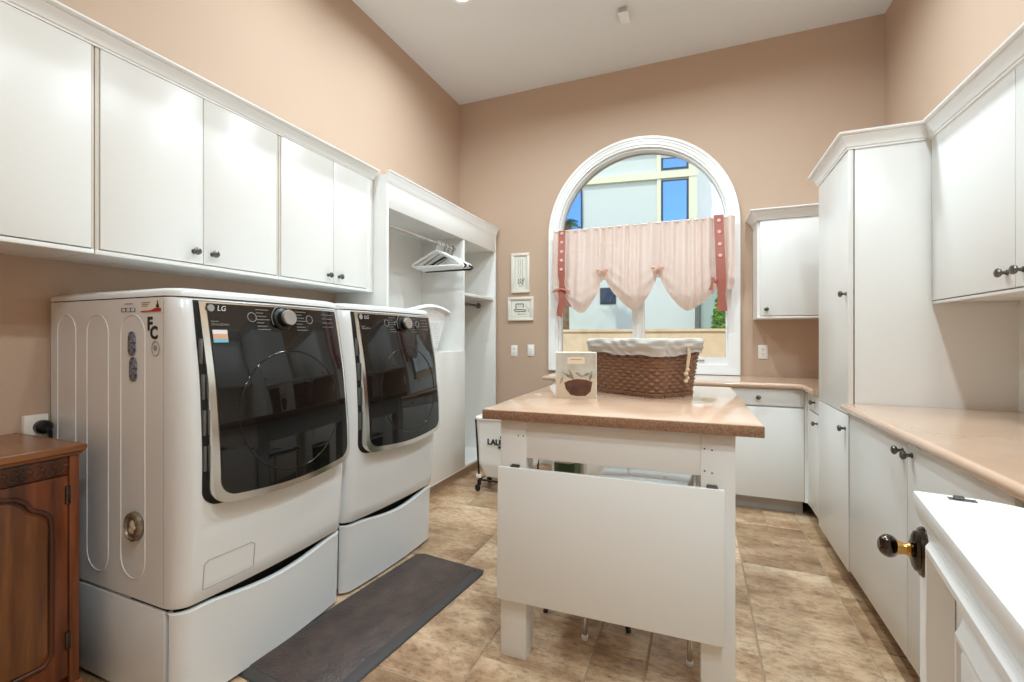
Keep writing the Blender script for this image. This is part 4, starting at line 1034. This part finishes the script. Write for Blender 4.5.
# ------------------------------------------------------------------ open half door (Dutch door) on the right
dd = bpy.data.objects.new('door_1', None); COL.objects.link(dd); HX, HY = .206, .165; dd.location = (HX, HY, 0); WORLD['door_1'] = (HX, HY, 0); struct(dd)
dd['label'] = 'white panelled half door with shelf ledge and dark knob'
DL, DT, DZ = .775, .044, .972          # leaf along +Y from the hinge, its inner face at x = HX
lf = MB()
st_w = .105
lf.box(HX, HX + DT, HY, HY + st_w, .01, DZ, .002); lf.box(HX, HX + DT, HY + DL - st_w, HY + DL, .01, DZ, .002)
lf.box(HX, HX + DT, HY + st_w, HY + DL - st_w, .01, .24, .002); lf.box(HX, HX + DT, HY + st_w, HY + DL - st_w, DZ - .028, DZ, .002)
lf.box(HX + .014, HX + DT - .014, HY + st_w - .01, HY + DL - st_w + .01, .23, DZ - .02)
lf = lf.build('leaf', 'white_trim', dd)
ya, yb, za, zb = HY + st_w, HY + DL - st_w, .24, DZ - .028
def yloop(i): return [(ya + i, za + i), (yb - i, za + i), (yb - i, zb - i), (ya + i, zb - i)]
def mould(mb, ins, prof):
    vs, fs = [], []; m = len(prof)
    for k in range(4):
        for o, h in prof: y, z = yloop(ins + o)[k]; vs.append((HX - h, y, z))
    for k in range(4):
        for q in range(m): fs.append((k * m + q, k * m + (q + 1) % m, ((k + 1) % 4) * m + (q + 1) % m, ((k + 1) % 4) * m + q))
    return mb._add(vs, fs)
mb = MB(); mould(mb, -.012, [(0, -.002), (0, .006), (.006, .012), (.014, .012), (.022, .004), (.030, -.004), (.036, -.013), (.0, -.013)])
mould(mb, .055, [(0, -.014), (.012, -.006), (.016, -.002), (.022, -.002), (.03, -.014)])
mb.build('panel_moulding', 'white_trim', lf, ang=25)
MB().box(HX + .004, HX + .014, ya + .085, yb - .085, za + .085, zb - .085, .003).build('raised_panel', 'white_trim', lf)
# ledge with rounded outer corner
y1 = HY + DL + .004; x0 = HX - .008; x1 = HX + .165; R = .11
out = [(x0, HY), (x0, y1)] + [(x1 - R + R * math.sin(a), y1 - R + R * math.cos(a)) for a in [PI / 2 * k / 14 for k in range(15)]] + [(x1, HY)]
ld = MB().prism(out, (0, 0, DZ + .006), (1, 0, 0), (0, 1, 0), (0, 0, 1), .024, .003).build('ledge', 'white_trim', dd)
MB().sweep([(-.002, DZ - .014), (.002, DZ - .014), (.003, DZ - .006), (.005, DZ + .001), (.007, DZ + .0065), (-.002, DZ + .0065)], [(HX, HY + DL), (HX, HY)]).build('ledge_moulding', 'white_trim', ld, ang=25)
mb = MB(); mb.box(HX + .030, HX + .062, y1 - .028, y1 - .016, DZ + .029, DZ + .0312); mb.box(HX + .036, HX + .048, y1 - .026, y1 - .018, DZ + .031, DZ + .036, .001); mb.build('bolt_strike', 'pewter', ld)
# knob
kc = Vector((HX, HY + DL - .034, .918))
ro = MB().lathe([(.029, 0), (.0295, .004), (.027, .008), (.024, .009), (.023, .013), (.018, .016), (.012, .018)], kc, (-1, 0, 0), 36, 1, 1.3).build('knob_rosette', 'bronze', dd)
MB().lathe([(.012, .016), (.0095, .020), (.0085, .024), (.010, .030), (.011, .036)], kc, (-1, 0, 0), 20).build('knob_stem', 'brass', ro)
kn = MB()
prof = [(.002, -.026), (.009, -.025), (.015, -.019), (.018, -.009), (.0185, 0), (.018, .009), (.015, .019), (.009, .025), (.002, .026)]
kn.lathe(prof, kc + Vector((-.044, 0, 0)), (.35, 1, -.45), 24, .72, .95)
kn.build('knob', 'bronze', ro, ang=40)
dd.rotation_euler.z = -math.radians(9.2)

# ------------------------------------------------------------------ ceiling fixtures
def can(x, y, label, f=1.0):
    t = thing('recessed_light', label, 'light', (x, y, ZC), 'recessed ceiling lights')
    MB().lathe([(.060, -.002), (.062, .004), (.085, .008), (.090, .001), (.090, -.0005), (.060, -.0005)], (x, y, ZC - .0008), (0, 0, -1), 32).build('trim_ring', 'white_trim', t)
    MB().lathe([(.060, .0), (.060, .004)], (x, y, ZC - .001), (0, 0, -1), 32).build('lens', 'lens', t)
    l = bpy.data.lights.new('lamp', 'AREA'); l.shape = 'DISK'; l.size = .16; l.energy = CAN_W * f; l.color = (.775, .925, 1); l.spread = math.radians(160)
    o = bpy.data.objects.new('lamp', l); COL.objects.link(o); o.parent = t; o.location = (0, 0, -.012)
CAN_W = 30
can(-1.585, 2.94, 'round recessed ceiling light over the washers, at the top edge', .6)
for x, y, f in ((-1.585, 1.9, .6), (.45, 3.0, .8), (.45, 1.4, .8), (-.57, 2.9, 1), (.45, .12, 1.0), (.9, -.5, 1.1)):
    can(x, y, 'round recessed ceiling light outside the photo', f)
MB_ = MB().box(-.563, -.483, 3.50, 3.64, ZC - .045, ZC - .0005, .008)
sn = thing('ceiling_sensor', 'small white sensor box on the ceiling', 'sensor', (-.523, 3.58, ZC))
MB_.build('housing', 'plastic', sn)
MB().box(-.556, -.490, 3.495, 3.502, ZC - .040, ZC - .010, .002).build('sensor_eye', 'toe', sn)

# ------------------------------------------------------------------ outside: neighbour's house, garden wall, plants
struct(MB().box(-14, 12, YB + .26, 30, -.35, -.2).build('ground_outside', 'ground', flat=True))
ka = math.atan(.133); hs = thing('neighbour_house', 'white stucco house seen through the arched window', 'house', (0, 10, -.2))
def hbox(mb, x0, x1, y0, y1, z0, z1): return mb.box(x0, x1, y0, y1, z0, z1, rot=ka, piv=(0, 10, 0))
s_ = 1 / math.cos(ka)
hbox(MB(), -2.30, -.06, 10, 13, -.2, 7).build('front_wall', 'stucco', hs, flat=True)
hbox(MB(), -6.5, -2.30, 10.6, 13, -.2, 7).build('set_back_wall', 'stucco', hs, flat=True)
hbox(MB(), -.02, 4.5, 10.25, 13, -.2, 7).build('sunlit_toned_wall', 'stucco2', hs, flat=True)  # its sunlit brightness comes from the paler stucco colour
hbox(hbox(hbox(MB(), -2.33, -.02, 9.94, 10.05, 4.50, 4.64), -.80, -.72, 9.96, 10.02, 3.3, 6), -.18, -.03, 9.95, 10.06, 2.6, 7).build('trim_band', 'cream', hs, flat=True)
hbox(MB(), -2.4, 0, 9.9, 10.05, 5.12, 5.25).build('trim_band', 'cream', hs, flat=True)
def hwin(x0, x1, z0, z1, y=9.985):
    f = hbox(MB(), x0, x1, y, y + .05, z0, z1).build('window_frame', 'dkframe', hs, flat=True)
    hbox(MB(), x0 + .035, x1 - .035, y - .012, y + .02, z0 + .035, z1 - .035).build('window_pane', 'skyglass', f, flat=True)
hwin(-.71, -.19, 3.3, 4.47); hwin(-.71, -.19, 4.68, 4.93); hwin(-3.1, -2.32, 3.0, 4.5, 9.97); hwin(-1.95, -1.62, 1.95, 2.3)
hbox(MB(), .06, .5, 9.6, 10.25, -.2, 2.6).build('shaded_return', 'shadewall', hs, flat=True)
tag(MB().box(-7, 5, 7.0, 7.2, -.2, 1.362).box(-7.02, 5.02, 6.98, 7.22, 1.335, 1.372).build('garden_wall', 'stone', loc=(0, 7.1, -.2), flat=True), 'low beige block garden wall outside the window', 'wall')
def bush(name, c, r, n, label, cat, seed, m='leaf', sz=.055):
    rnd = random.Random(seed); mb = MB()
    for k in range(n):
        while True:
            p = Vector((rnd.uniform(-1, 1), rnd.uniform(-1, 1), rnd.uniform(-1, 1)))
            if .3 < p.length < 1: break
        p = Vector((c[0] + p.x * r[0], c[1] + p.y * r[1], c[2] + p.z * r[2]))
        a = Vector((rnd.uniform(-1, 1), rnd.uniform(-1, 1), rnd.uniform(-.4, 1))).normalized() * sz; b = a.cross(Vector((rnd.uniform(-1, 1), rnd.uniform(-1, 1), rnd.uniform(-1, 1)))).normalized() * sz * .4
        mb._add([p - a, p + b + (0, ), p + a, p - b] if False else [p - a, p + b, p + a, p - b], [(0, 1, 2, 3)])
    return mb
t = thing('bush', 'bright green bush outside beyond the garden wall', 'bush', (.42, 8.3, -.2))
bush('', (.38, 8.3, 1.35), (.17, .3, .72), 1500, '', '', 5).build('foliage', 'leaf', t, flat=True, recalc=False)
mb = MB()
for k in range(6): mb.tube([(.42, 8.3, -.2), (.42 + .06 * math.cos(k), 8.3 + .06 * math.sin(k), .5), (.45 + .14 * math.cos(k), 8.3 + .14 * math.sin(k), 1.2)], .012, 6)
mb.build('stems', 'trunk', t)
t = thing('palm_tree', 'palm tree outside at the left edge of the window', 'tree', (-2.5, 8.6, -.2))
MB().lathe([(.14, 0), (.12, 1.5), (.11, 3.2), (.13, 3.6)], (-2.42, 8.6, -.2), (0, 0, 1), 16).build('trunk', 'trunk', t)
mb = MB(); rnd = random.Random(8)
for k in range(22):
    a = rnd.uniform(0, 2 * PI); e = rnd.uniform(.1, 1.2); d_ = Vector((math.cos(a) * math.cos(e), math.sin(a) * math.cos(e), math.sin(e))); sd = d_.cross(Vector((0, 0, 1))).normalized(); base = Vector((-2.42, 8.6, 3.4))
    L_ = rnd.uniform(.28, .42)
    for q in range(1, 10):
        p = base + d_ * L_ * q / 9 - Vector((0, 0, .22 * (q / 9) ** 2))
        for s in (-1, 1): mb._add([p, p + sd * s * .03 + d_ * .03, p + sd * s * .17 * (1.1 - q / 12) + d_ * .09 - Vector((0, 0, .05))], [(0, 1, 2)])
mb.build('fronds', 'palm', t, flat=True, recalc=False)
# garden hedge and trees on our side of the wall, seen in the machines' dark doors
# ------------------------------------------------------------------ light: sky and sun
wd = bpy.data.worlds.new('World'); SC.world = wd; wd.use_nodes = True; nt = wd.node_tree
sk = nt.nodes.new('ShaderNodeTexSky'); sk.sky_type = 'NISHITA'; sk.sun_disc = False; sk.sun_elevation = math.radians(48); sk.sun_rotation = math.radians(150); sk.air_density = 1.0; sk.dust_density = .6
bg = nt.nodes['Background']; bg.inputs['Strength'].default_value = .36
nt.links.new(sk.outputs[0], bg.inputs['Color'])
su = bpy.data.lights.new('sun', 'SUN'); su.energy = 3.4; su.angle = math.radians(.6); su.color = (1, .96, .9)
so = bpy.data.objects.new('sun', su); COL.objects.link(so); so.rotation_euler = Vector((.45, .55, -.85)).to_track_quat('-Z', 'Y').to_euler()

# ------------------------------------------------------------------ camera
cam = bpy.data.cameras.new('camera'); co = bpy.data.objects.new('camera', cam); COL.objects.link(co)
cam.sensor_width = 36; cam.lens = 459 / 1024 * 36; cam.shift_y = -(341 - 337.3) / 1024; cam.clip_start = .02
co.location = (0, 0, 1.25); co.rotation_euler = (PI / 2, 0, math.atan2(186.2, 459))
SC.camera = co
SC.view_settings.view_transform = 'Standard'; SC.view_settings.look = 'None'; SC.view_settings.gamma = 1; SC.view_settings.exposure = 0.0
try: SC.view_settings.use_curve_mapping = False
except Exception: pass
SC.cycles.max_bounces = 10; SC.cycles.diffuse_bounces = 6; SC.cycles.transparent_max_bounces = 12
SC.cycles.sample_clamp_indirect = 6; SC.cycles.use_denoising = True
